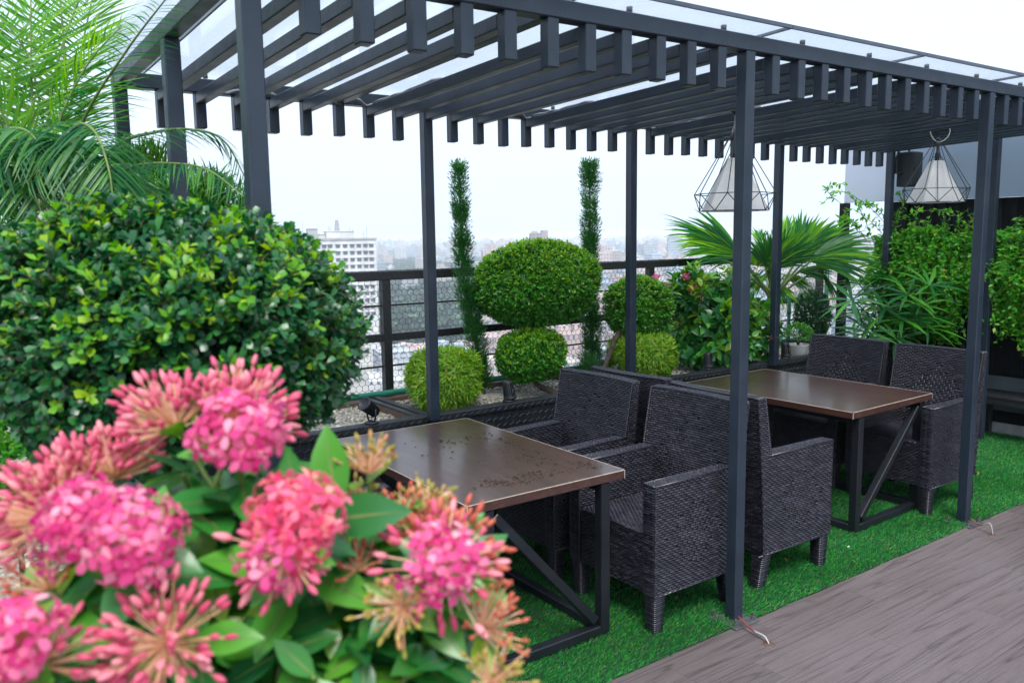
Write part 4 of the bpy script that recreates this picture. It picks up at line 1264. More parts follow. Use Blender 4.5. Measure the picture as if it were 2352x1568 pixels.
def twigs(mb, c, rad, base, n, r=.003):
    for _ in range(n):
        d = unit(1)[0]; e = c + d * np.asarray(rad) * .8
        tube(mb, bez(base, (np.asarray(base) + e) / 2 + [0, 0, -.02], e, 7), np.linspace(r, r * .45, 7), 5)


privet = leaf_tpl(.0235, .0150, 2, .12, .15, .5)
# --- large round bush in front of the pergola corner
t = thing('topiary_bush', 'big clipped round bush with glossy dark leaves and yellow tips, close behind the pink flowers', 'bush')
c = np.array([-2.515, -.55, 1.600]); mb = MB()
crown(mb, c, (.368, .37, .262), 5200, .060, 5, leaf_tpl(.0205, .0138, 3, .15, .18, .6, .42), ytop=.24, lump=.12, core=6000, shape=2.05, twig=2, ybias=.17, lscale=(.6, 1.25), inward=.16)
# stray shoots
n = 120; d = unit(n); d[:, 2] = np.abs(d[:, 2]) * .8 - .15; P = c + d * [.34, .34, .23]
shoots(mb, P, d + UPV * .5, rng.uniform(.05, .10, n), 5, leaf_tpl(.023, .014, 2, .12, .15, .5), rng.random(n) < .6, twig=2)
mb.build('crown', [M['lf_dark'], M['lf_young'], M['twig']], t)
tr = stem([(-2.53, -.52, .66), (-2.51, -.55, .95), (-2.50, -.555, 1.22), (-2.49, -.55, 1.5)], .032, .022, M['bark'], t)
mb = MB(); twigs(mb, c, (.36, .36, .22), (-2.50, -.555, 1.36), 26, .006); mb.build('branch', M['bark'], t)

# --- cloud pruned trees
t = thing('topiary_tree', 'wide clipped green dome on a bent stem with a smaller ball below it', 'tree')
mb = MB(); crown(mb, (.652, 2.33, 1.43), (.500, .34, .305), 6200, .045, 4, privet, ytop=.6, lump=.05, core=3800, shape=2.25, ybias=.28, flat_under=True, twig=2, inward=.1)
mb.build('crown', [M['lf_mid'], M['lf_bright'], M['twig']], t)
mb = MB(); crown(mb, (.475, 2.2, .955), (.255, .22, .185), 2000, .042, 4, privet, ytop=.55, lump=.06, core=1500, shape=2.3, ybias=.3, twig=2)
mb.build('crown', [M['lf_mid'], M['lf_bright'], M['twig']], t)
stem([(.62, 2.05, .66), (.57, 2.1, .70), (.50, 2.18, .76), (.50, 2.26, .95), (.6, 2.36, 1.16), (.66, 2.34, 1.36)], .024, .016, M['bark'], t)
mb = MB(); twigs(mb, np.array([.665, 2.33, 1.43]), (.44, .3, .26), (.64, 2.34, 1.2), 22, .006); twigs(mb, np.array([.44, 2.2, .955]), (.23, .2, .15), (.5, 2.2, .8), 12, .005); mb.build('branch', M['bark'], t)
t = thing('topiary_tree', 'clipped green ball on a thin slanting stem, cut by a pergola post', 'tree')
mb = MB(); crown(mb, (1.585, 2.28, 1.215), (.275, .24, .235), 2300, .045, 4, privet, ytop=.55, lump=.06, core=1700, shape=2.3, ybias=.26, twig=2)
mb.build('crown', [M['lf_mid'], M['lf_bright'], M['twig']], t)
stem([(.98, 2.12, .62), (1.13, 2.16, .80), (1.30, 2.22, 1.0), (1.50, 2.27, 1.16)], .021, .014, M['bark'], t)
mb = MB(); twigs(mb, np.array([1.585, 2.28, 1.215]), (.24, .2, .2), (1.42, 2.25, 1.08), 14, .005); mb.build('branch', M['bark'], t)

# --- clipped dwarf bamboo balls


def bamboo_ball(label, c, rad, n):
    t = thing('bamboo_bush', label, 'bush', group='clipped dwarf bamboo balls')
    mb = MB(); c = np.array(c); d = unit(n); d = d[d[:, 2] > -.85]; n = len(d)
    e = np.sum(np.abs(d) ** 2.6, 1) ** (-1 / 2.6)
    k = rng.normal(size=(6, 3)) * 3; lum = 1 + .07 * np.mean(np.sin(d @ k.T), 1) * 2
    P = c + d * rad * (e * lum)[:, None] * rng.uniform(.80, .97, (n, 1))
    tp = leaf_tpl(.044, .0100, 3, .35, .25, .35)
    for q in range(3):
        D = d * .40 + .95 * unit(n) + UPV * np.where(d[:, 2:] > .3, .35, -.3)
        scatter(mb, tp, P, D, d + UPV * .4, rng.uniform(.6, 1.25, n))
    m2 = 2500; dd = unit(m2); scatter(mb, tp, c + dd * rad * rng.uniform(.3, .8, (m2, 1)), unit(m2), dd, 1.4)
    mb.build('foliage', M['lf_bamboo'], t)
    mb = MB()
    for q in range(24):
        a = q * 2.4; r = .35 * math.sqrt(q / 24)
        p0 = (c[0] + rad[0] * r * math.cos(a), c[1] + rad[1] * r * math.sin(a), GZ0); p1 = c + np.array(rad) * [.8 * math.cos(a) * (q / 24), .8 * math.sin(a) * (q / 24), .5]
        tube(mb, bez(p0, (np.array(p0) + p1) / 2 + [0, 0, .02], p1, 6), .0028, 5)
    mb.build('stem', M['stem_green'], t)


bamboo_ball('yellow green clipped bamboo ball behind the first back post, left of the domes', (-.225, 2.2, .862), (.238, .22, .195), 4600)
bamboo_ball('yellow green clipped bamboo ball under the slanting topiary tree', (1.555, 2.19, .850), (.270, .24, .18), 4600)

# --- two pencil cypresses


def cypress(label, pts, radii, n, gap):
    t = thing('cypress_tree', label, 'tree', group='pencil cypresses along the fence')
    p = spline(pts, 60); rr = np.interp(np.linspace(0, 1, 60), np.linspace(0, 1, len(radii)), radii)
    stem(pts, .017, .005, M['bark'], t, 30)
    mb = MB()
    tt = rng.uniform(.06, 1, n); tt = tt[rng.random(n) < np.clip(.62 + .5 * np.sin(tt * 29 + gap) * np.sin(tt * 11 + 1) + .25 * np.sin(tt * 71), .36, 1)]; n = len(tt)
    idx = (tt * 59).astype(int); a = rng.uniform(0, 6.28, n)
    q = rr[idx] * np.sqrt(rng.uniform(.12, 1.0, n)) * (1.08 + .38 * np.sin(tt * 31 + a * 2) + .28 * np.sin(a * 3 + tt * 60))
    out = np.stack([np.cos(a), np.sin(a), np.zeros(n)], 1)
    P = p[idx] + out * q[:, None] * .72 + np.stack([0 * a, 0 * a, rng.uniform(-.02, .02, n)], 1)
    spray = leaf_tpl(.026, .0062, 2, -.1, .0, .4)
    for k in range(5):
        D = out * .7 + UPV * 1.0 + .55 * unit(n)
        scatter(mb, spray, P + D * .008 * k, D, out + .6 * unit(n), rng.uniform(.5, 1.2, n))
    mb.build('crown', M['lf_cypress'], t)


cypress('thin leaning dark green cypress left of the big clipped dome', [(.225, 2.42, .66), (.20, 2.43, .9), (.155, 2.44, 1.2), (.10, 2.45, 1.5), (.085, 2.45, 1.9), (.078, 2.45, 2.25)], [.04, .056, .060, .062, .058, .050, .046, .044, .036], 6600, 0)
cypress('straight dark green cypress with a flat top right of the big clipped dome', [(1.31, 2.5, .66), (1.30, 2.5, 1.0), (1.29, 2.5, 1.5), (1.285, 2.5, 1.9), (1.28, 2.5, 2.32)], [.09, .09, .07, .054, .056, .054, .052, .055, .054], 7000, 2)
t = thing('conifer_shrub', 'small feathery dark conifer on the gravel below the flat topped cypress', 'shrub')
mb = MB(); n = 700; d = unit(n); d[:, 2] = np.abs(d[:, 2]); P = np.array([1.17, 2.36, .68]) + d * [.12, .10, .20] * rng.uniform(.3, 1, (n, 1))
for k in range(3): scatter(mb, leaf_tpl(.05, .004, 2, .1, 0, .4), P, d + UPV * .7 + .5 * unit(n), d, rng.uniform(.6, 1.2, n))
mb.build('foliage', M['lf_cypress'], t); stem([(1.17, 2.36, .65), (1.17, 2.36, .8)], .008, .004, M['bark'], t, 5)

# --- flower heads of the ixora
spin_p = [(0, 0), (.6, .12), (1, .35), (.95, .6), (.55, .88), (0, 1)]


def spindle(L, r, n=6):
    V = []; F = []
    for (q, x) in spin_p:
        for k in range(n):
            a = 2 * math.pi * k / n; V.append((L * x, r * q * math.cos(a), r * q * math.sin(a)))
    for i in range(len(spin_p) - 1):
        for k in range(n):
            F.append((i * n + k, i * n + (k + 1) % n, (i + 1) * n + (k + 1) % n, (i + 1) * n + k))
    return np.array(V), np.array(F)


def cone_dirs(axis, n, lim, lo=0):
    axis = nrm(axis); ref = np.array([0, 0, 1.0]) if abs(axis[2]) < .9 else np.array([1.0, 0, 0])
    X = nrm(np.cross(ref, axis)); Y = np.cross(axis, X)
    i = np.arange(n) + .5; cz = math.cos(lo) - (math.cos(lo) - math.cos(lim)) * i / n
    a = i * 2.399963 + rng.normal(0, .25, n); s = np.sqrt(1 - cz ** 2)
    d = axis * cz[:, None] + X * (s * np.cos(a))[:, None] + Y * (s * np.sin(a))[:, None] + rng.normal(0, .06, (n, 3))
    return d / np.linalg.norm(d, axis=1)[:, None]


PET = leaf_tpl(1, .74, 3, .25, .12, .58, .25)


def flower_head(c, axis, kind, r, parent, bud='bud', petal='petal', n=None):
    """kind: 'open' dome of four petalled florets, 'bud' brush of closed buds, 'mix', 'young' tight small buds"""
    c = np.asarray(c, float); axis = nrm(axis); mb = MB()
    if kind in ('open', 'mix'):
        n = int(n * .74) if n else (80 if kind == 'open' else 34)
        lim = R(88) if kind == 'open' else R(60)
        d = cone_dirs(axis, n, lim); o = c - axis * r * .35
        tip = o + d * (r * rng.uniform(.80, 1.20, n))[:, None]
        sticks(mb, np.broadcast_to(c - axis * r * .75, (n, 3)) + d * r * .18, tip, .0008, 0, 4)
        fl = d + .3 * unit(n); fl /= np.linalg.norm(fl, axis=1)[:, None]
        A = np.cross(fl, unit(n)); A /= np.linalg.norm(A, axis=1)[:, None]; B = np.cross(fl, A)
        for q in (A, B, -A, -B):
            scatter(mb, PET, tip + q * .0010, q + fl * rng.uniform(-.1, .75, (n, 1)), fl, rng.uniform(.0105, .0150, n), 2)
        scatter(mb, spindle(.006, .0012), tip, fl, A, 1.0, 1)
    if kind in ('bud', 'mix', 'young'):
        if kind == 'mix': m = 44; lo, lim = R(30), R(115)
        elif kind == 'bud': m = int(1.25 * n) if n else 78; lo, lim = 0, R(84)
        else: m = n or 46; lo, lim = 0, R(62)
        d = cone_dirs(axis, m, lim, lo); o = c - axis * r * .8
        ln = r * (1.35 if kind == 'bud' else 1.3) * rng.uniform(.62, 1.14, m)
        base = o + d * r * .15
        tip = o + d * ln[:, None] + rng.normal(0, .0042, (m, 3))
        sticks(mb, base, tip, .0009, 0, 5)
        bl = (.0185 if kind != 'young' else .011); br = (.0038 if kind != 'young' else .0024)
        scatter(mb, spindle(bl, br), tip - d * .001, d + .12 * unit(m), unit(m), rng.uniform(.75, 1.2, m), 1)
    return mb.build('flower_head', [M['tube'], M[bud], M[petal]], parent)


# --- ixora with open pink heads right by the camera
ix = thing('ixora_plant', 'pink flowering ixora with broad glossy leaves, nearest plant in front', 'flowering plant')
HEADS = [  # px, py, depth, kind, radius, axis (right, up, to camera), bud, petal
    (372, 925, .98, 'bud', .052, (-.5, .9, .1), 'bud', 'petal', 90),
    (545, 985, .90, 'open', .060, (.15, .75, .6), 'bud', 'petal', 96),
    (575, 905, .99, 'bud', .056, (.35, .95, -.1), 'bud', 'petal', 90),
    (255, 1035, 1.0, 'bud', .050, (-.1, .95, .1), 'bud', 'petal', 80),
    (150, 1075, .98, 'bud', .052, (-.45, .85, .1), 'bud', 'petal', 84),
    (60, 1150, .93, 'bud', .056, (-.8, .6, .2), 'bud', 'petal', 84),
    (175, 1190, .84, 'open', .056, (-.35, .7, .6), 'bud', 'petal', 88),
    (305, 1225, .80, 'open', .054, (.15, .55, .8), 'bud', 'petal', 84),
    (685, 1180, .85, 'open', .058, (.2, .7, .65), 'bud', 'petal_peach', 96),
    (625, 1295, .82, 'mix', .040, (-.2, -.2, .9), 'bud', 'petal', 14),
    (1040, 1225, .95, 'bud', .052, (.3, .9, .1), 'bud_red', 'petal', 90),
    (1020, 1290, .86, 'mix', .052, (.1, .35, .85), 'bud', 'petal', 40),
    (345, 1475, .78, 'bud', .050, (-.1, .35, .9), 'bud', 'petal', 84),
    (20, 1475, .74, 'open', .050, (-.3, .6, .7), 'bud', 'petal', 80),
    (95, 1490, .76, 'bud', .042, (.4, .7, .5), 'bud', 'petal', 40),
    (85, 1315, .90, 'young', .038, (-.4, .8, .3), 'bud_red', 'petal', 44),
    (842, 1045, .98, 'young', .034, (-.05, 1, .1), 'bud_green', 'petal', 50),
    (985, 1140, 1.0, 'young', .032, (.2, .95, .1), 'bud_green', 'petal', 48),
    (905, 1165, .97, 'young', .036, (-.3, .9, .2), 'bud_red', 'petal', 46),
    (742, 1115, 1.06, 'young', .030, (0, 1, 0), 'bud_green', 'petal', 40),
    (822, 1135, 1.04, 'young', .028, (.1, 1, 0), 'bud_green', 'petal', 34),
    (910, 1395, .85, 'young', .036, (-.1, .2, .9), 'bud_green', 'petal', 44),
    (1140, 1415, .90, 'young', .042, (.5, .6, .4), 'bud_red', 'petal', 50),
    (1140, 1535, .86, 'young', .034, (.3, .7, .4), 'bud_green', 'petal', 44),
    (820, 1285, .92, 'young', .030, (.1, .7, .6), 'bud_red', 'petal', 26),
]
BASE = at(560, 2350, .98); BASE[2] = PZ - .03
lf_i = leaf_tpl(.098, .046, 7, .22, .20, .52)
lf_v = leaf_tpl(.094, .0034, 7, .22 * .94, 0, .3); lf_v[0][:, 2] += .0007
lmb = MB(); smb = MB()
core_c = at(540, 1500, 1.0)


def leaf_pair(p, d, lat, s0, young, mbx):
    for s in (-1, 1):
        D = (s * lat + d * .35 + rng.normal(0, .12, 3))[None]
        U_ = (d + UPV * .5 + .2 * unit(1)[0])[None]; k_ = s0 * rng.uniform(.85, 1.12)
        scatter(mbx, lf_i, p[None], D, U_, k_, 1 if young else 0)
        scatter(mbx, lf_v, p[None], D, U_, k_, 2)


def ixora_stem(tip, axis, n_pairs, young_top, scale=1.0):
    tip = np.asarray(tip); axis = nrm(axis)
    mid = tip - axis * .16 + [0, 0, -.06]; low = mid * .45 + BASE * .55 + rng.normal(0, .03, 3)
    pts = spline([tip, tip - axis * .05, mid, low, BASE + rng.normal(0, .02, 3)], 34)
    tube(smb, pts, np.linspace(.0022, .006, 34), 6)
    seg = np.linalg.norm(np.diff(pts, axis=0), axis=1); cum = np.concatenate([[0], np.cumsum(seg)])
    lat = nrm(np.cross(axis, unit(1)[0]))
    dist = .012
    for k in range(n_pairs):
        p = np.array([np.interp(dist, cum, pts[:, q]) for q in range(3)]); p2 = np.array([np.interp(dist + .01, cum, pts[:, q]) for q in range(3)])
        d = nrm(p - p2); lat = nrm(lat - d * (lat @ d))
        leaf_pair(p, d, lat, scale * (.62 if k == 0 else 1.0 if k > 1 else .85), k == 0 and young_top, lmb)
        lat = np.cross(d, lat); dist += rng.uniform(.030, .045)


for (x, y, d, kind, r, ax, bud, pet, n) in HEADS:
    r = r * (.78 if kind == 'open' else .86); p = at(x, y, d); axis = nrm(CR * ax[0] + CU * ax[1] - CF * ax[2])
    flower_head(p, axis, kind, r, ix, bud, pet, n)
    ixora_stem(p - axis * r * .75, axis, 5, kind == 'young', .85 if kind == 'young' else 1.0)
# leafy stems without flowers fill the lower body of the plant
for (x, y, d, ax) in [(420, 1090, .93, (-.1, .8, .5)), (560, 1160, .90, (.1, .6, .7)), (480, 1300, .86, (.2, .4, .9)), (560, 1420, .86, (.2, .3, .9)), (760, 1400, .86, (.3, .5, .8)), (700, 1340, .88, (.3, .5, .8)),
                      (640, 1500, .82, (0, .4, .9)), (840, 1500, .84, (.3, .4, .8)), (1000, 1480, .86, (.5, .5, .6)), (180, 1380, .84, (-.3, .5, .8)), (260, 1530, .80, (-.2, .4, .9)), (1060, 1390, .9, (.6, .5, .5)),
                      (850, 1240, .96, (.3, .8, .4)), (760, 1240, .96, (.2, .8, .4)), (480, 1480, .84, (0, .5, .9)), (930, 1270, .95, (.3, .8, .3)), (330, 1340, .86, (-.1, .4, .9)), (60, 1400, .86, (-.5, .6, .5)), (720, 1555, .8, (0, .5, .8)), (930, 1560, .84, (.3, .5, .7)), (120, 1540, .8, (-.2, .5, .8)), (420, 1180, .9, (.1, .5, .8)), (1100, 1300, .96, (.8, .5, .2)), (1060, 1520, .9, (.6, .4, .4)), (600, 1080, .98, (.3, .8, .3))]:
    ixora_stem(at(x, y, d + .07), nrm(CR * ax[0] + CU * ax[1] - CF * ax[2]), 6, rng.random() < .3)
for _ in range(230):
    q = core_c + rng.normal(0, 1, 3) * [.20, .16, .10]
    v_ = q - CAM; z_ = v_ @ CF; px_, py_ = 1176 + FPX * (v_ @ CR) / z_, 784 - FPX * (v_ @ CU) / z_
    if px_ > 1010 or py_ < 1230 or z_ < .93: continue
    ixora_stem(q, nrm(UPV + (q - core_c) * 2 + .4 * unit(1)[0]), 5, False)
smb.build('stem', M['stem_green'], ix)
lmb.build('foliage', [M['lf_ixora'], M['lf_ixora_young'], M['stem_green']], ix)

# --- broad leaved ixora bush in the planter
t = thing('ixora_bush', 'dark broad leaved bush with lime tips and few pink flowers behind the far table', 'bush')
mb = MB(); lf_b = leaf_tpl(.112, .054, 4, .25, .2, .5)
crown(mb, (2.36, 2.2, .99), (.37, .33, .37), 250, .11, 4, lf_b, ytop=.3, lump=.12, core=330, shape=2.2, ybias=.27, lscale=(.75, 1.1), inward=.2)
crown(mb, (2.16, 2.25, 1.30), (.15, .15, .16), 60, .10, 5, lf_b, ytop=.3, lump=.1, core=30, ybias=.3, lscale=(.6, 1.0))
crown(mb, (2.78, 2.18, .93), (.24, .25, .28), 95, .11, 4, lf_b, ytop=.35, lump=.1, core=90, ybias=.4, lscale=(.6, 1.0))
n = 26; P = np.array([2.25, 2.15, 1.28]) + rng.normal(0, 1, (n, 3)) * [.22, .1, .07]; shoots(mb, P, UPV + .5 * unit(n), .14, 5, lf_b, rng.random(n) < .5, lscale=(.5, .9))
mb.build('foliage', [M['lf_ixora'], M['lf_ixora_young']], t)
mb = MB()
for q in range(14): tube(mb, bez((2.3 + .05 * math.cos(q), 2.2 + .05 * math.sin(q), .62), (2.3, 2.2, .8), np.array([2.36, 2.2, 1.0]) + unit(1)[0] * [.35, .28, .3], 8), np.linspace(.010, .004, 8), 6)
tube(mb, [(2.08, 2.15, 1.25), (2.06, 2.14, 1.47)], .004, 5)
mb.build('stem', M['bark'], t)
for (x, y, d, r, k, b) in ((1507, 636, 6.55, .045, 'open', 'bud'), (1526, 656, 6.6, .032, 'mix', 'bud'), (1592, 660, 6.5, .030, 'mix', 'bud'), (1604, 667, 6.5, .03, 'mix', 'bud'), (1577, 633, 6.6, .024, 'mix', 'bud'), (1506, 738, 6.5, .03, 'mix', 'bud_red'), (1775, 773, 6.7, .04, 'bud', 'bud_red'), (1613, 686, 6.5, .035, 'young', 'bud_green'), (1577, 657, 6.7, .04, 'young', 'bud_red')):
    flower_head(at(x, y, d), UPV * .8 - CF * .6 + .3 * unit(1)[0], k, r * .72, t, b, 'petal', 26 if k == 'open' else 9)

# --- fan palm
t = thing('fan_palm', 'fan palm with pleated green blades spreading above the far table', 'palm')
hub0 = at(1775, 690, 7.55)


def fan(hub, tip, spread, n, normal, droop=.16, pet=True, w=.044):
    hub, tip = np.asarray(hub), np.asarray(tip); A = tip - hub; Lf = np.linalg.norm(A); A = A / Lf
    Nn = nrm(np.asarray(normal) - A * (np.asarray(normal) @ A)); B = np.cross(Nn, A)
    mb = MB()
    ths = np.linspace(-spread, spread, n) + rng.normal(0, .012, n)
    for q, th in enumerate(ths):
        d = A * math.cos(th) + B * math.sin(th); L_ = Lf * (.66 + .34 * math.cos(th * .85)) * rng.uniform(.93, 1.04)
        nd = nrm(Nn + .06 * unit(1)[0]); lat = np.cross(nd, d)
        st = np.linspace(0, 1, 7); wd = w * 1.15 * Lf / .65 * np.array([.12, .70, 1, .86, .60, .34, .03]) * rng.uniform(.85, 1.1)
        dr = droop * L_ * st ** 2.6 * rng.uniform(.7, 1.5)
        ctr = hub + d * (L_ * st)[:, None] - nd * (.05 * L_ * st ** 2)[:, None] - UPV * dr[:, None]
        fold = .42 * wd[:, None] * nd
        V = np.stack([ctr - lat * wd[:, None] / 2 + fold * .5, ctr - fold * .3, ctr + lat * wd[:, None] / 2 + fold * .5], 1).reshape(-1, 3)
        F = []
        for i in range(6):
            a = 3 * i; F += [(a, a + 3, a + 4, a + 1), (a + 1, a + 4, a + 5, a + 2)]
        mb.add(V, np.array(F), 0, False)
    o = mb.build('frond', M['lf_fan'], t)
    if pet:
        m2 = MB(); tube(m2, bez(hub0 + rng.normal(0, .02, 3), (hub0 + hub) / 2 + [0, 0, .05], hub + A * .03, 10), np.linspace(.013, .008, 10), 7); m2.build('petiole', M['stem_green'], o)


toC = -CF
for hx, hy, hd, tx, ty, td, sp, n, nv in (
        (1688, 582, 7.4, 1534, 486, 7.1, .42, 20, toC * .6 + UPV), (1690, 590, 7.5, 1560, 530, 7.5, .40, 16, toC * .5 + UPV), (1766, 618, 7.2, 1805, 515, 7.0, 1.05, 34, toC + UPV * .4), (1760, 612, 7.35, 1728, 545, 7.2, .7, 22, toC + UPV * .5),
        (1832, 598, 7.5, 1912, 478, 7.5, .62, 28, toC + UPV * .3 - CR * .2), (1859, 600, 7.4, 2025, 545, 7.1, .75, 36, toC * .7 + UPV * .8), (1845, 602, 7.7, 1990, 500, 7.7, .45, 22, toC + UPV * .6), (1684, 604, 7.6, 1604, 588, 7.5, .5, 18, toC * .3 + UPV),
        (1745, 560, 7.9, 1742, 512, 8.0, .5, 16, toC + UPV * .2), (1795, 630, 7.7, 1880, 655, 7.6, .6, 22, toC * .4 + UPV), (1760, 632, 7.7, 1690, 660, 7.6, .6, 18, toC * .4 + UPV), (1800, 560, 7.9, 1830, 480, 8.0, .5, 18, toC), (1880, 615, 7.5, 1935, 690, 7.3, .35, 12, toC + CR),
        (1700, 590, 7.3, 1575, 500, 7.0, .5, 22, toC + UPV * .5), (1790, 610, 7.3, 1850, 510, 7.1, .8, 30, toC + UPV * .3), (1775, 625, 7.4, 1780, 560, 7.1, .9, 24, toC + UPV * .6), (1830, 625, 7.6, 1925, 610, 7.4, .55, 20, toC * .6 + UPV), (1775, 650, 7.6, 1810, 700, 7.4, .7, 18, toC), (1740, 640, 7.6, 1660, 620, 7.5, .6, 20, toC * .5 + UPV)):
    fan(at(hx, hy, hd), at(tx, ty, td), sp, n, nv)
mb = MB(); tb = at(1775, 800, 7.55); tb[2] = .62; tube(mb, spline([tb, hub0 - [0, 0, .02], hub0 + [0, 0, .10]], 10), [.05] * 6 + [.045, .04, .035, .02], 10); mb.build('trunk', M['palm_trunk'], t)

# --- lady palm
t = thing('lady_palm', 'clump of lady palm with slim fingered leaves behind the far chairs', 'palm')
fg = leaf_tpl(.33, .036, 6, .28, .22, .45, .06)
mbl = MB(); mbs = MB()
clus = [(2071, 655, 7.25, 1), (2001, 652, 7.6, 1), (2071, 735, 7.1, 1.05), (2116, 728, 7.1, 1), (1962, 700, 7.5, .9), (1989, 747, 7.4, .9), (2030, 680, 7.4, 1), (2075, 625, 7.5, .9), (2110, 665, 7.5, .9), (2040, 720, 7.5, 1), (2095, 690, 7.3, .9), (1975, 655, 7.8, .9), (2050, 770, 7.2, .9), (2130, 765, 7.2, .8), (2000, 780, 7.5, .9), (2150, 700, 7.4, .9), (2020, 610, 7.8, .8), (2090, 775, 7.3, .9)]
for _ in range(34): clus.append((rng.uniform(1955, 2150), rng.uniform(640, 800), rng.uniform(6.9, 7.7), rng.uniform(.8, 1.05)))
for (x, y, d, s) in clus:
    p = at(x, y, d); ax = nrm(UPV * .9 + (p - at(2060, 780, 7.4)) * [1.2, 1.2, .4] + .2 * unit(1)[0]); m_ = 9
    ref = nrm(np.cross(ax, unit(1)[0])); r2 = np.cross(ax, ref)
    a = np.linspace(-2.7, 2.7, m_) + rng.normal(0, .1, m_)
    D = np.cos(a)[:, None] * ref + np.sin(a)[:, None] * r2 + ax * .38 + rng.normal(0, .08, (m_, 3))
    scatter(mbl, fg, np.tile(p, (m_, 1)), D, np.tile(ax, (m_, 1)) + rng.normal(0, .1, (m_, 3)), s * rng.uniform(.75, 1.1, m_), 0)
    b = at(2060 + rng.uniform(-50, 70), 830, 7.9); b[2] = .5
    tube(mbs, bez(b, (b + p) / 2 + [0, 0, .12], p, 10), np.linspace(.010, .005, 10), 6)
mbl.build('foliage', M['lf_rhapis'], t); mbs.build('stem', M['bark'], t)

# --- dark round shrub and thin tree behind
t = thing('round_shrub', 'dark small leaved round shrub at the fence beside the upright pipe', 'bush')
mb = MB(); crown(mb, (4.16, 2.5, .98), (.20, .17, .24), 800, .04, 4, privet, ytop=.1, lump=.08, core=600, ybias=.02); mb.build('crown', [M['lf_dark'], M['lf_mid']], t); stem([(4.16, 2.5, .62), (4.16, 2.5, .9)], .014, .01, M['bark'], t, 5)
t = thing('sapling', 'thin bare stemmed sapling with sparse leaves by the fence corner', 'tree')
stem([(4.38, 2.52, .62), (4.36, 2.53, 1.0), (4.37, 2.53, 1.38)], .010, .006, M['bark'], t, 10)
mb = MB(); n = 30; P = np.stack([4.2 + rng.normal(0, .09, n), 2.5 + rng.normal(0, .06, n), rng.uniform(.75, 1.15, n)], 1); shoots(mb, P, UPV * .6 + unit(n), .07, 3, leaf_tpl(.04, .016, 2), rng.random(n) < .5); mb.build('foliage', [M['lf_vine'], M['lf_bright']], t)

# --- vines hanging over the trough
vl = leaf_tpl(.042, .021, 2, .15, .15, .45)


def vine(label, y0, y1, n, ztop):
    t = thing('hanging_vine', label, 'vine', group='hanging vines on the wall')
    mb = MB(); ms = MB()
    for q in range(n):
        y = rng.uniform(y0, y1); x0 = 4.40 + rng.uniform(0, .12)
        zt = ztop + rng.normal(0, .05) + .05 * math.sin(y * 9); zb = .80 + .11 * math.sin(y * 7 + 1) + rng.uniform(0, .35) ** 1.0
        out = rng.uniform(.02, .19)
        pts = spline([(x0, y, 1.68), (x0 - out * .6, y + rng.normal(0, .02), zt), (x0 - out, y + rng.normal(0, .04), zt - .22), (x0 - out - rng.uniform(0, .06), y + rng.normal(0, .06), (zt + zb) / 2), (x0 - out * .8, y + rng.normal(0, .08), zb)], 26)
        if q % 2 == 0: tube(ms, pts[::2], .0016, 4)
        k = 78; tt = np.sort(rng.uniform(.08, 1, k)); P = np.stack([np.interp(tt, np.linspace(0, 1, 26), pts[:, j]) for j in range(3)], 1)
        D = unit(k) * [.9, 1, .5] + [-.35, 0, -.30]
        scatter(mb, vl, P, D, unit(k) * .6 + [-.5, 0, .7], rng.uniform(.7, 1.25, k), 0)
    # upright sprigs
    m_ = int(26 * (y1 - y0)) + 4
    P = np.stack([rng.uniform(4.3, 4.5, m_), rng.uniform(y0, y1, m_), np.full(m_, ztop)], 1); D = UPV + .45 * unit(m_)
    L_ = rng.uniform(.10, .30, m_)
    shoots(mb, P, D, L_, 6, vl, None, lscale=(.7, 1.2)); sticks(ms, P, P + D / np.linalg.norm(D, axis=1)[:, None] * L_[:, None], .0016)
    mb.build('foliage', M['lf_vine'], t); ms.build('stem', M['stem_green'], t)
    return t


vine('dense green vine hanging down the wall between the lady palm and the farthest front post', .98, 1.97, 250, 1.70)
vine('dense green vine hanging over the bench at the right edge', -.3, .95, 300, 1.66)
# climber with long tendrils round the corner upright
t = thing('climbing_vine', 'sparse climber with long bare tendrils around the corner post under the pale panel', 'vine')
mb = MB(); ms = MB()
for pts in ([(2040, 520, 7.9), (1990, 470, 7.9), (1930, 440, 7.8), (1885, 470, 7.7)], [(2030, 540, 7.9), (1990, 500, 7.9), (1950, 480, 7.9), (1930, 520, 7.8)], [(2035, 560, 7.9), (1985, 540, 7.8), (1960, 510, 7.9), (1925, 500, 7.9)], [(2040, 560, 7.8), (2030, 500, 7.8), (2010, 475, 7.9), (1975, 470, 7.9)],
            [(2035, 520, 7.8), (2100, 490, 7.3), (2170, 483, 6.9), (2230, 520, 6.5)], [(2000, 560, 8), (1970, 530, 8), (1945, 500, 8), (1900, 520, 8)], [(2020, 590, 7.9), (2000, 540, 7.9), (1985, 500, 7.9), (1960, 455, 7.9)], [(2060, 560, 7.7), (2055, 510, 7.7), (2075, 470, 7.6), (2060, 440, 7.6)],
            [(1935, 470, 8), (1910, 450, 8), (1900, 430, 8), (1945, 420, 8)]):
    p = spline([at(*q) for q in pts], 40); tube(ms, p, .0026, 5)
    k = 44; i = rng.integers(6, 40, k); D = unit(k) + UPV * .2; scatter(mb, vl, p[i], D, UPV + unit(k) * .6, rng.uniform(.8, 1.5, k))
mb.build('foliage', M['lf_vine'], t); ms.build('stem', M['twig'], t)

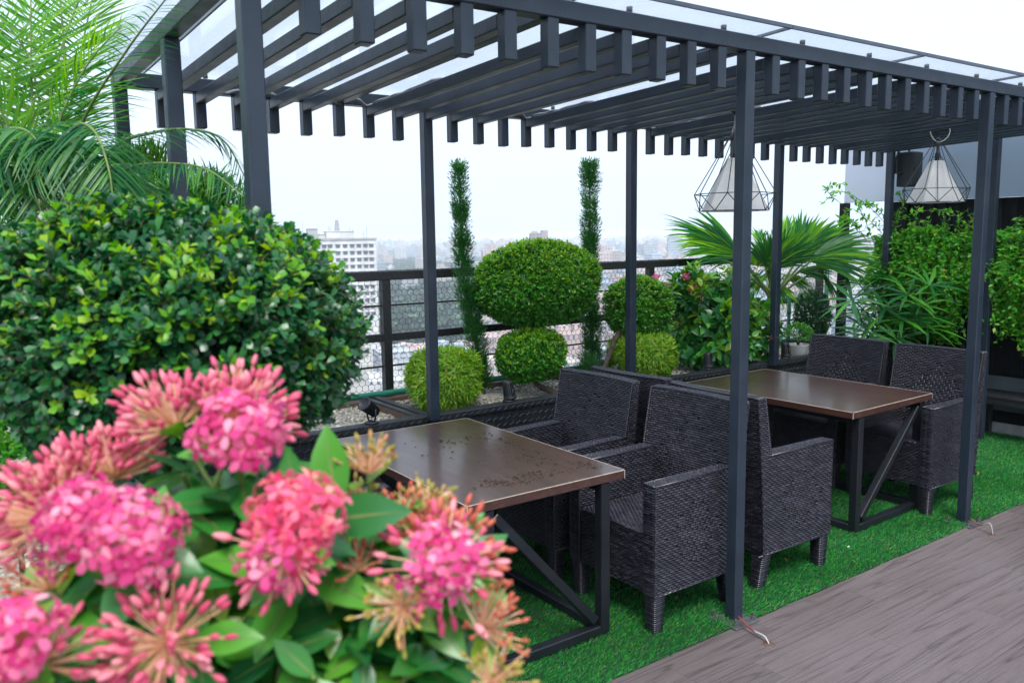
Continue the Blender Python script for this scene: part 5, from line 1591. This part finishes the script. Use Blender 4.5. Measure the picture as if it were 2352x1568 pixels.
# --- areca palm on the left
t = thing('areca_palm', 'tall feathery areca palm at the left behind the round bush', 'palm')
FR = [  # rachis in picture points with depth, leaflet length, young?
    ([(130, 480, 2.95), (190, 280, 2.8), (290, 118, 2.6), (395, -20, 2.4)], .165, 0), ([(100, 470, 3.05), (75, 250, 3.1), (70, -60, 3.1)], .31, 1), ([(110, 470, 3.1), (120, 200, 3.2), (190, -20, 3.3), (260, -150, 3.3)], .31, 1),
    ([(85, 470, 3.0), (10, 270, 2.9), (-90, 110, 2.8)], .31, 1), ([(190, 440, 2.9), (262, 338, 2.8), (350, 305, 2.75), (440, 298, 2.75), (515, 325, 2.8), (572, 425, 2.8)], .16, 0), ([(190, 450, 2.8), (300, 385, 2.75), (400, 376, 2.7), (480, 392, 2.65), (560, 452, 2.6)], .18, 0),
    ([(110, 440, 2.8), (165, 300, 2.6), (215, 300, 2.5), (250, 390, 2.45), (262, 490, 2.45)], .22, 0), ([(70, 430, 2.8), (10, 315, 2.6), (60, 300, 2.5), (120, 370, 2.45)], .22, 0), ([(60, 470, 3.2), (40, 150, 3.3), (110, -60, 3.4)], .31, 1), ([(60, 480, 3.0), (-20, 180, 3.0), (10, -60, 3.0)], .31, 1),
    ([(120, 470, 3.2), (180, 150, 3.3), (220, -40, 3.4)], .29, 1), ([(90, 480, 2.8), (20, 430, 2.6), (-50, 470, 2.5)], .24, 0), ([(150, 480, 2.9), (240, 420, 2.8), (330, 430, 2.75), (400, 500, 2.75)], .22, 0),
    ([(100, 480, 2.7), (120, 350, 2.6), (170, 330, 2.5), (215, 420, 2.45)], .22, 0), ([(60, 470, 2.7), (60, 360, 2.6), (20, 330, 2.5), (-40, 420, 2.45)], .24, 0), ([(90, 500, 2.75), (40, 420, 2.6), (60, 400, 2.5), (100, 500, 2.45)], .2, 0), ([(150, 490, 2.8), (200, 400, 2.7), (260, 400, 2.6), (330, 470, 2.55)], .2, 0), ([(90, 480, 3.1), (100, 300, 3.2), (60, 120, 3.2), (-20, 20, 3.2)], .30, 1), ([(110, 480, 3.1), (130, 300, 3.1), (200, 150, 3.1), (280, 60, 3.1)], .26, 1),
    ([(60, 490, 2.7), (-10, 400, 2.6), (-60, 350, 2.6)], .26, 0), ([(130, 490, 2.8), (160, 400, 2.6), (130, 350, 2.5), (60, 420, 2.4)], .22, 0), ([(120, 480, 3.1), (150, 250, 3.2), (140, 20, 3.2), (120, -80, 3.2)], .31, 1), ([(150, 470, 3.1), (260, 380, 3.2), (340, 420, 3.2), (420, 470, 3.2)], .24, 0),
]
for pts, ll, yg in FR:
    p = spline([at(*q) for q in pts], 60); T = np.gradient(p, axis=0); T /= np.linalg.norm(T, axis=1)[:, None]
    rm = MB(); tube(rm, p, np.linspace(.0075, .002, 60), 6); fr = rm.build('frond', M['stem_green'], t)
    mb = MB(); m_ = 38 if not yg else 38
    tt = np.linspace(.16, .995, m_); i = (tt * 59).astype(int)
    side = np.cross(T[i], UPV); side /= np.linalg.norm(side, axis=1)[:, None] + 1e-9
    nor = np.cross(side, T[i])
    prof = np.clip(np.sin(np.pi * (.12 + .83 * tt)) ** .6, .25, 1)
    for s in (-1, 1):
        D = s * side * .95 + T[i] * (.45 + .5 * tt[:, None]) + nor * .28 + rng.normal(0, .07, (m_, 3))
        D -= UPV * (.1 if yg else .25)
        sc = ll * prof * rng.uniform(.85, 1.1, m_)
        scatter(mb, leaf_tpl(1, .037 if yg else .046, 7, .42 if not yg else .22, .25, .4, .03), p[i], D, nor + UPV * .3, sc, 0)
    mb.build('leaflet_row', M['lf_areca_young'] if yg else M['lf_areca'], fr)
mb = MB()
for (x, y, d, x2, y2) in ((150, 960, 3.0, 120, 480), (90, 980, 3.05, 85, 500), (190, 970, 3.1, 150, 500)):
    b = at(x, y + 60, d); b[2] = PZ - .05; tube(mb, spline([b, at((x + x2) / 2, 720, d), at(x2, y2, d)], 20), np.linspace(.05, .022, 20) * (1.0 if x == 150 else .6), 10)
mb.build('trunk', M['palm_trunk'], t)

# --- greenery behind the palm and low plants by the left edge
t = thing('thuja_shrub', 'bright green feathery conifer behind the areca palm fronds', 'shrub')
mb = MB(); c = at(345, 470, 3.75); n = 2600; d = unit(n); P = c + d * [.21, .2, .27] * rng.uniform(.55, 1, (n, 1))
for k in range(3): scatter(mb, leaf_tpl(.045, .009, 2, .0, 0, .45), P, d + UPV * .9 + .5 * unit(n), d, rng.uniform(.6, 1.2, n))
mb.build('foliage', M['lf_thuja'], t); b = c.copy(); b[2] = PZ - .05; stem([b, c], .02, .01, M['bark'], t, 6)
for q, (x, y, d, rx, rzz, lab) in enumerate(((130, 560, 3.5, .55, .40, 'dense dark green hedge shrub under the areca palm at the left edge'), (430, 560, 3.6, .36, .30, 'dense dark green shrub between the palm and the nearest pergola posts'))):
    t = thing('hedge_shrub', lab, 'shrub'); c = at(x, y, d)
    mb = MB(); n = 2600; dd = unit(n); P = c + dd * [rx, .3, rzz] * rng.uniform(.5, 1, (n, 1))
    for k in range(3): scatter(mb, leaf_tpl(.09, .010, 3, .3, .2, .4), P, dd + UPV * .5 + .9 * unit(n), dd + UPV * .3, rng.uniform(.6, 1.3, n), (rng.random() < .3) * 1)
    mb.build('foliage', [M['lf_rhapis'], M['lf_thuja']], t); b = c.copy(); b[2] = PZ - .05; stem([b, c], .025, .012, M['bark'], t, 6)
t = thing('low_shrub', 'low shrub of small bright leaves at the left edge under the round bush', 'shrub')
c = at(30, 1075, 2.15); mb = MB(); crown(mb, c, (.17, .2, .16), 520, .06, 4, leaf_tpl(.026, .018, 2, .1, .1, .5), ytop=.3, lump=.1, core=300, ybias=.35); mb.build('foliage', [M['lf_mid'], M['lf_ground']], t)
b = c.copy(); b[2] = PZ - .04; stem([b, c], .01, .006, M['bark'], t, 5)
t = thing('ground_cover', 'small leafy ground cover on white pebbles at the left edge', 'ground cover')
mb = MB(); n = 260; P = np.stack([rng.uniform(-3.3, -2.5, n), rng.uniform(-1.1, .3, n), np.full(n, PZ - .01)], 1); shoots(mb, P, UPV + .7 * unit(n), .07, 4, leaf_tpl(.03, .016, 2), rng.random(n) < .3); mb.build('foliage', [M['lf_mid'], M['lf_ground']], t)
tag(t, kind='stuff')
# ------------------------------------------------------------------ the city below
GZC = -60.0
mb = MB(); s = 9000; mb.add([(-s, -s, GZC), (s, -s, GZC), (s, s, GZC), (-s, s, GZC)], np.array([(0, 1, 2, 3)]))
tag(mb.build('city_ground', M['city_floor']), kind='structure')


def polar(px, d):
    """ground point in the direction of picture column px, d metres away"""
    v = CF + CR * (px - 1176) / FPX; v = np.array([v[0], v[1]]); v /= np.linalg.norm(v); return CAM[:2] + v * d


# weathered white block close by
wb = thing('apartment_block', 'big weathered white block with a mast on its roof, nearest in the city', 'building')
ctr = polar(766, 400); yaw = YAW + .34
wb.location = (ctr[0], ctr[1], GZC); wb.rotation_euler = (0, 0, yaw)
BH = 60.3
mb = MB(); bx(mb, -22, 22, 0, 20, 0, BH, .05); mb.build('wall', M['near_wall'], wb)
mb = MB(); bx(mb, -22.5, 22.5, -.5, 20.5, BH + .01, BH + .9, .05); par = mb.build('parapet', M['roof_grey'], wb)
for k, (x0, x1, y0, y1, h) in enumerate(((-1, 12, 3, 12, 3.9), (-9.5, -5, 2, 9, 5.2), (-5, -1.2, 4, 10, 2.6))):
    mb = MB(); bx(mb, x0, x1, y0, y1, BH + .91, BH + h, .05); bx(mb, x0 - .3, x1 + .3, y0 - .3, y1 + .3, BH + h + .01, BH + h + .35, .03); mb.build('roof_house', M['near_wall'] if k != 1 else M['roof_grey'], wb)
mb = MB(); mx, my, m0, m1 = 4.6, 6.0, BH + 4.2, BH + 9.6
P0, P1 = [], []
for k in range(8):
    z0 = m0 + (m1 - m0) * k / 8; z1 = m0 + (m1 - m0) * (k + 1) / 8; w0, w1 = 1.1 - .07 * k, 1.1 - .07 * (k + 1)
    c0 = [(mx + a * w0, my + b * w0, z0) for a, b in ((-1, -1), (1, -1), (1, 1), (-1, 1))]; c1 = [(mx + a * w1, my + b * w1, z1) for a, b in ((-1, -1), (1, -1), (1, 1), (-1, 1))]
    for q in range(4):
        P0 += [c0[q], c0[q], c0[q], c0[(q + 1) % 4]]; P1 += [c1[q], c0[(q + 1) % 4], c1[(q + 1) % 4], c1[q]]
sticks(mb, P0, P1, .055, 0, 4); mb.build('lattice_mast', M['mast'], wb)
for (x, h) in ((-13, 7), (-11.5, 9), (1.5, 6.6), (0.5, 7.4), (10.5, 6.4), (12, 5.5), (18.5, 6.3), (17, 4.2)):
    mb = MB(); tube(mb, [(x, 5, BH + 1), (x, 5, BH + h)], .11, 5); sticks(mb, [(x - .8, 5, BH + h * .8), (x - .6, 5, BH + h * .65)], [(x + .8, 5, BH + h * .8), (x + .6, 5, BH + h * .65)], .07); mb.build('antenna', M['mast'], wb)
proto = None
fr_m = MB(); bx(fr_m, -1.05, 1.05, -.10, -.01, -.85, .85, .02); bx(fr_m, -1.3, 1.3, -.75, -.005, .95, 1.10, .02)
pn_m = MB(); bx(pn_m, -.9, .9, -.14, -.101, -.72, .72, .02)
wm = fr_m.build('window', M['roof_grey']); pn = pn_m.build('pane', M['near_glass'], wm)
first = True
for r_ in range(11):
    for ci, x in enumerate((-5.6, -2.5, .2, 3.8, 7.2, 10.5, 13.7, 16.8, 19.6)):
        o = wm if first else copy_tree(wm)
        first = False
        o.parent = wb; o.location = (x, 0, BH - 3.0 - 3.25 * r_)
# side windows as one pattern
mb = MB()
for r_ in range(14):
    for y in (3.5, 8.5, 13.5):
        for sx in (-1, 1): bx(mb, sx * 22.05 - .06, sx * 22.05 + .06, y - 1, y + 1, BH - 3.7 - 3.25 * r_, BH - 2.3 - 3.25 * r_, .02)
mb.build('side_glazing', M['near_glass'], wb)

# reddish tower on the skyline
t = thing('tower_block', 'small reddish tower standing above the skyline over the clipped dome', 'building')
ctr = polar(1243, 850); t.location = (ctr[0], ctr[1], GZC); t.rotation_euler = (0, 0, YAW + .2)
mb = MB(); bx(mb, -8.4, 3.2, 0, 14, 0, 63.0, .05); mb.build('wall', M['red_wall'], t)
mb = MB(); bx(mb, 3.21, 8.6, 1, 13, 0, 65.6, .05); mb.build('stair_core', M['red_wall'], t)
mb = MB()
for k in range(6):
    for x in (-6.5, -3, .4): bx(mb, x - 1.1, x + 1.1, -.15, -.01, 44.5 + k * 3.2, 46.3 + k * 3.2, .03)
mb.build('window_bay', M['near_glass'], t)
mb = MB(); bx(mb, -7, -2, 3, 9, 63.01, 65.0, .05); mb.build('water_tank', M['roof_grey'], t)
# glass faced office block
t = thing('office_block', 'pale blue gridded office block rising out of the hazy city at the right', 'building')
ctr = polar(1548, 1080); t.location = (ctr[0], ctr[1], GZC); t.rotation_euler = (0, 0, YAW - .1)
mb = MB(); bx(mb, -9, 9, 0, 16, 0, 56, .05); mb.build('wall', CITY_M[4], t)
mb = MB(); bx(mb, -6, 4, 3, 12, 56.01, 59.5, .05); mb.build('roof_house', M['roof_grey'], t)
# green sheet roofs low down
t = thing('market_hall', 'low hall with green and red sheet roofs seen through the fence', 'building')
ctr = polar(1290, 350); t.location = (ctr[0], ctr[1], GZC); t.rotation_euler = (0, 0, YAW + .5)
mb = MB(); bx(mb, -16, 16, 0, 22, 0, 13, .05); mb.build('wall', CITY_M[1], t)
mb = MB(); bx(mb, -16.4, 3, -.4, 22.4, 13.01, 13.6, .03); bx(mb, 9.5, 16.4, -.4, 22.4, 13.01, 13.6, .03); mb.build('roof', M['roof_green'], t)
mb = MB(); bx(mb, 3.01, 9.49, -.4, 22.4, 13.01, 13.7, .03); mb.build('roof', M['roof_red'], t)

# ordinary blocks: kinds built once, then copied
KIND_LABEL = ['pale white mid rise block in the dense city beyond the fence', 'cream coloured flat roofed block in the dense city beyond the fence', 'pinkish rendered block in the dense city beyond the fence', 'grey concrete block in the dense city beyond the fence', 'bluish grey block in the dense city beyond the fence']


def block_mesh(w, d, h):
    mb = MB()
    q = lambda a, b, c, e, z0, z1: mb.add([(a, c, z0), (b, c, z0), (b, e, z0), (a, e, z0), (a, c, z1), (b, c, z1), (b, e, z1), (a, e, z1)], np.array([(4, 5, 6, 7), (0, 1, 5, 4), (1, 2, 6, 5), (2, 3, 7, 6), (3, 0, 4, 7)]))
    q(-w / 2, w / 2, -d / 2, d / 2, 0, h)
    for _ in range(rng.integers(1, 4)):
        a, c = rng.uniform(-w / 2 + 1, w / 2 - 5), rng.uniform(-d / 2 + 1, d / 2 - 5); q(a, a + rng.uniform(2.5, 5), c, c + rng.uniform(2.5, 5), h + .01, h + rng.uniform(1.8, 4))
    if rng.random() < .5: q(-w / 2, w / 2, -d / 2 - 1.3, -d / 2 - .01, h * .1, h * .85)
    return mb


protos = []
for k in range(20):
    m_ = block_mesh(rng.uniform(10, 22), rng.uniform(9, 20), rng.uniform(10, 30)).build('city_block', CITY_M[k % 5])
    tag(m_, KIND_LABEL[k % 5], 'building', KIND_LABEL[k % 5].replace(' block in', ' blocks in')); protos.append([m_, 0])


def wooded(x, y):
    v = np.array([x, y]) - CAM[:2]; d = np.linalg.norm(v); az = math.atan2(v @ CR[:2], v @ np.array([-math.sin(YAW), math.cos(YAW)]))
    px = 1176 + FPX * math.tan(az)
    return (430 < d < 1750) and (862 < px < 1120)


cells = []
f2 = np.array([-math.sin(YAW), math.cos(YAW)]); r2 = np.array([math.cos(YAW), math.sin(YAW)])
for a in np.arange(270, 1000, 23):
    for b in np.arange(-760, 820, 21):
        inview = -.30 * a - 15 < b < .44 * a + 25
        p = CAM[:2] + f2 * a + r2 * b + rng.normal(0, 3.2, 2)
        if wooded(*p) and rng.random() < (.93 if a < 620 else .84): continue
        px = 1176 + FPX * b / a
        if abs(px - 772) < 95 and 255 < a < 440: continue
        if abs(px - 1290) < 125 and 305 < a < 390: continue
        cells.append((np.hypot(a, b) + (0 if inview else 5000), p))
cells.sort(key=lambda q: q[0])
far_cells = [c[1] for c in cells[290:]]
for d, p in cells[:290]:
    k = rng.integers(0, len(protos)); m_, used = protos[k]
    o = m_ if not used else m_.copy()
    if used: COL.objects.link(o)
    protos[k][1] = 1
    lim = 61.8 - .13 * d
    o.location = (p[0], p[1], GZC); o.rotation_euler = (0, 0, YAW + .45 + rng.normal(0, .12) + rng.integers(0, 2) * math.pi / 2)
    px = 1176 + FPX * ((p - CAM[:2]) @ r2) / ((p - CAM[:2]) @ f2)
    hs = rng.uniform(.8, 1.15) * (1.25 if rng.random() < .1 else 1)
    if 850 < px < 1125: hs = min(hs, max(5, lim) / max(v.co.z for v in o.data.vertices))
    o.scale = (rng.uniform(.9, 1.15), rng.uniform(.9, 1.15), hs)
for m_, used in protos:
    if not used: bpy.data.objects.remove(m_)
# the rest of the city reads as one mass
pts = list(far_cells)
for a0, a1, st in ((1000, 2200, 36), (2200, 5200, 62)):
    for a in np.arange(a0, a1, st):
        for b in np.arange(-1.1 * a, 1.1 * a, st):
            p = CAM[:2] + f2 * a + r2 * b + rng.normal(0, st * .22, 2)
            if not wooded(*p) or rng.random() < .2: pts.append(p)
pts = np.array(pts); n = len(pts)
mbs = [MB() for _ in range(5)]
dist = np.linalg.norm(pts - CAM[:2], axis=1)
w = rng.uniform(9, 17, n) * (1 + dist / 3500); dd = rng.uniform(9, 17, n) * (1 + dist / 3500); h = rng.gamma(5, 3.6, n) + 6; h = np.where(rng.random(n) < .02, h + rng.uniform(10, 24, n), h)
h = np.minimum(h, 46)
th = YAW + .45 + rng.normal(0, .3, n)
kk = rng.integers(0, 5, n)
box = np.array([(-.5, -.5, 0), (.5, -.5, 0), (.5, .5, 0), (-.5, .5, 0), (-.5, -.5, 1), (.5, -.5, 1), (.5, .5, 1), (-.5, .5, 1)]); bf = np.array([(4, 5, 6, 7), (0, 1, 5, 4), (1, 2, 6, 5), (2, 3, 7, 6), (3, 0, 4, 7)])
for (sx, sy, sz, ox, oy, oz) in ((1, 1, 1, 0, 0, 0), (.3, .3, .12, .2, .15, 1.001)):
    L_ = box[None] * np.stack([w * sx, dd * sy, h * sz], 1)[:, None] + np.stack([ox * w, oy * dd, oz * h], 1)[:, None]
    c_, s_ = np.cos(th)[:, None], np.sin(th)[:, None]
    W = np.stack([L_[..., 0] * c_ - L_[..., 1] * s_ + pts[:, :1], L_[..., 0] * s_ + L_[..., 1] * c_ + pts[:, 1:], L_[..., 2] + GZC], -1)
    for k in range(5):
        q = W[kk == k]; mbs[0].add(q.reshape(-1, 3), (bf[None] + (np.arange(len(q)) * 8)[:, None, None]).reshape(-1, 4), k)
tag(mbs[0].build('far_city', CITY_M), 'endless pale blocks of the hazy city fading towards the horizon', 'city', kind='stuff')

# woodland between the blocks
mb = MB(); P = []
while len(P) < 2600:
    a = rng.uniform(430, 1750); b = rng.uniform(-.2 * a, .05 * a); p = CAM[:2] + f2 * a + r2 * b
    if wooded(*p): P.append((p[0], p[1]))
P = np.array(P); tv = []
d = unit(46); d[:, 2] = np.abs(d[:, 2]) * .9 - .1
lp = leaf_tpl(4.2, 3.6, 2, .2, .1, .5)
sub = MB(); scatter(sub, lp, d * [3.6, 3.6, 4.0] + [0, 0, 8], d + .6 * unit(46), d + UPV * .4, rng.uniform(.6, 1.2, 46)); tube(sub, [(0, 0, 0), (0, 0, 8)], .4, 5)
TV = sub.verts(); sc = rng.uniform(.7, 1.35, len(P)); ro = rng.uniform(0, 6.28, len(P))
c_, s_ = np.cos(ro)[:, None], np.sin(ro)[:, None]
W = np.stack([(TV[None, :, 0] * c_ - TV[None, :, 1] * s_) * sc[:, None] + P[:, :1], (TV[None, :, 0] * s_ + TV[None, :, 1] * c_) * sc[:, None] + P[:, 1:], TV[None, :, 2] * sc[:, None] + GZC], -1)
off = (np.arange(len(P)) * len(TV))[:, None, None]
mb.add(W.reshape(-1, 3), [(f[None] + off).reshape(-1, f.shape[1]) for f, _, _ in sub.F], 0, False)
tag(mb.build('woodland', M['lf_wood']), 'wooded park tinted haze blue among the city blocks behind the fence', 'woodland', kind='stuff')

# ------------------------------------------------------------------ air
HZ = HAZE
if HZ > 0:
    mb = MB(); bx(mb, -9500, 9500, -9500, 9500, GZC - 1, 13, .01)
    m, nt, out = new_mat('haze_air'); v = N(nt, 'ShaderNodeVolumePrincipled'); v.inputs['Density'].default_value = HZ; v.inputs['Color'].default_value = (.88, .945, 1, 1); v.inputs['Anisotropy'].default_value = .1
    nt.links.new(v.outputs[0], out.inputs['Volume'])
    tag(mb.build('haze', m), 'thin pale haze over the whole city', 'haze', kind='stuff')
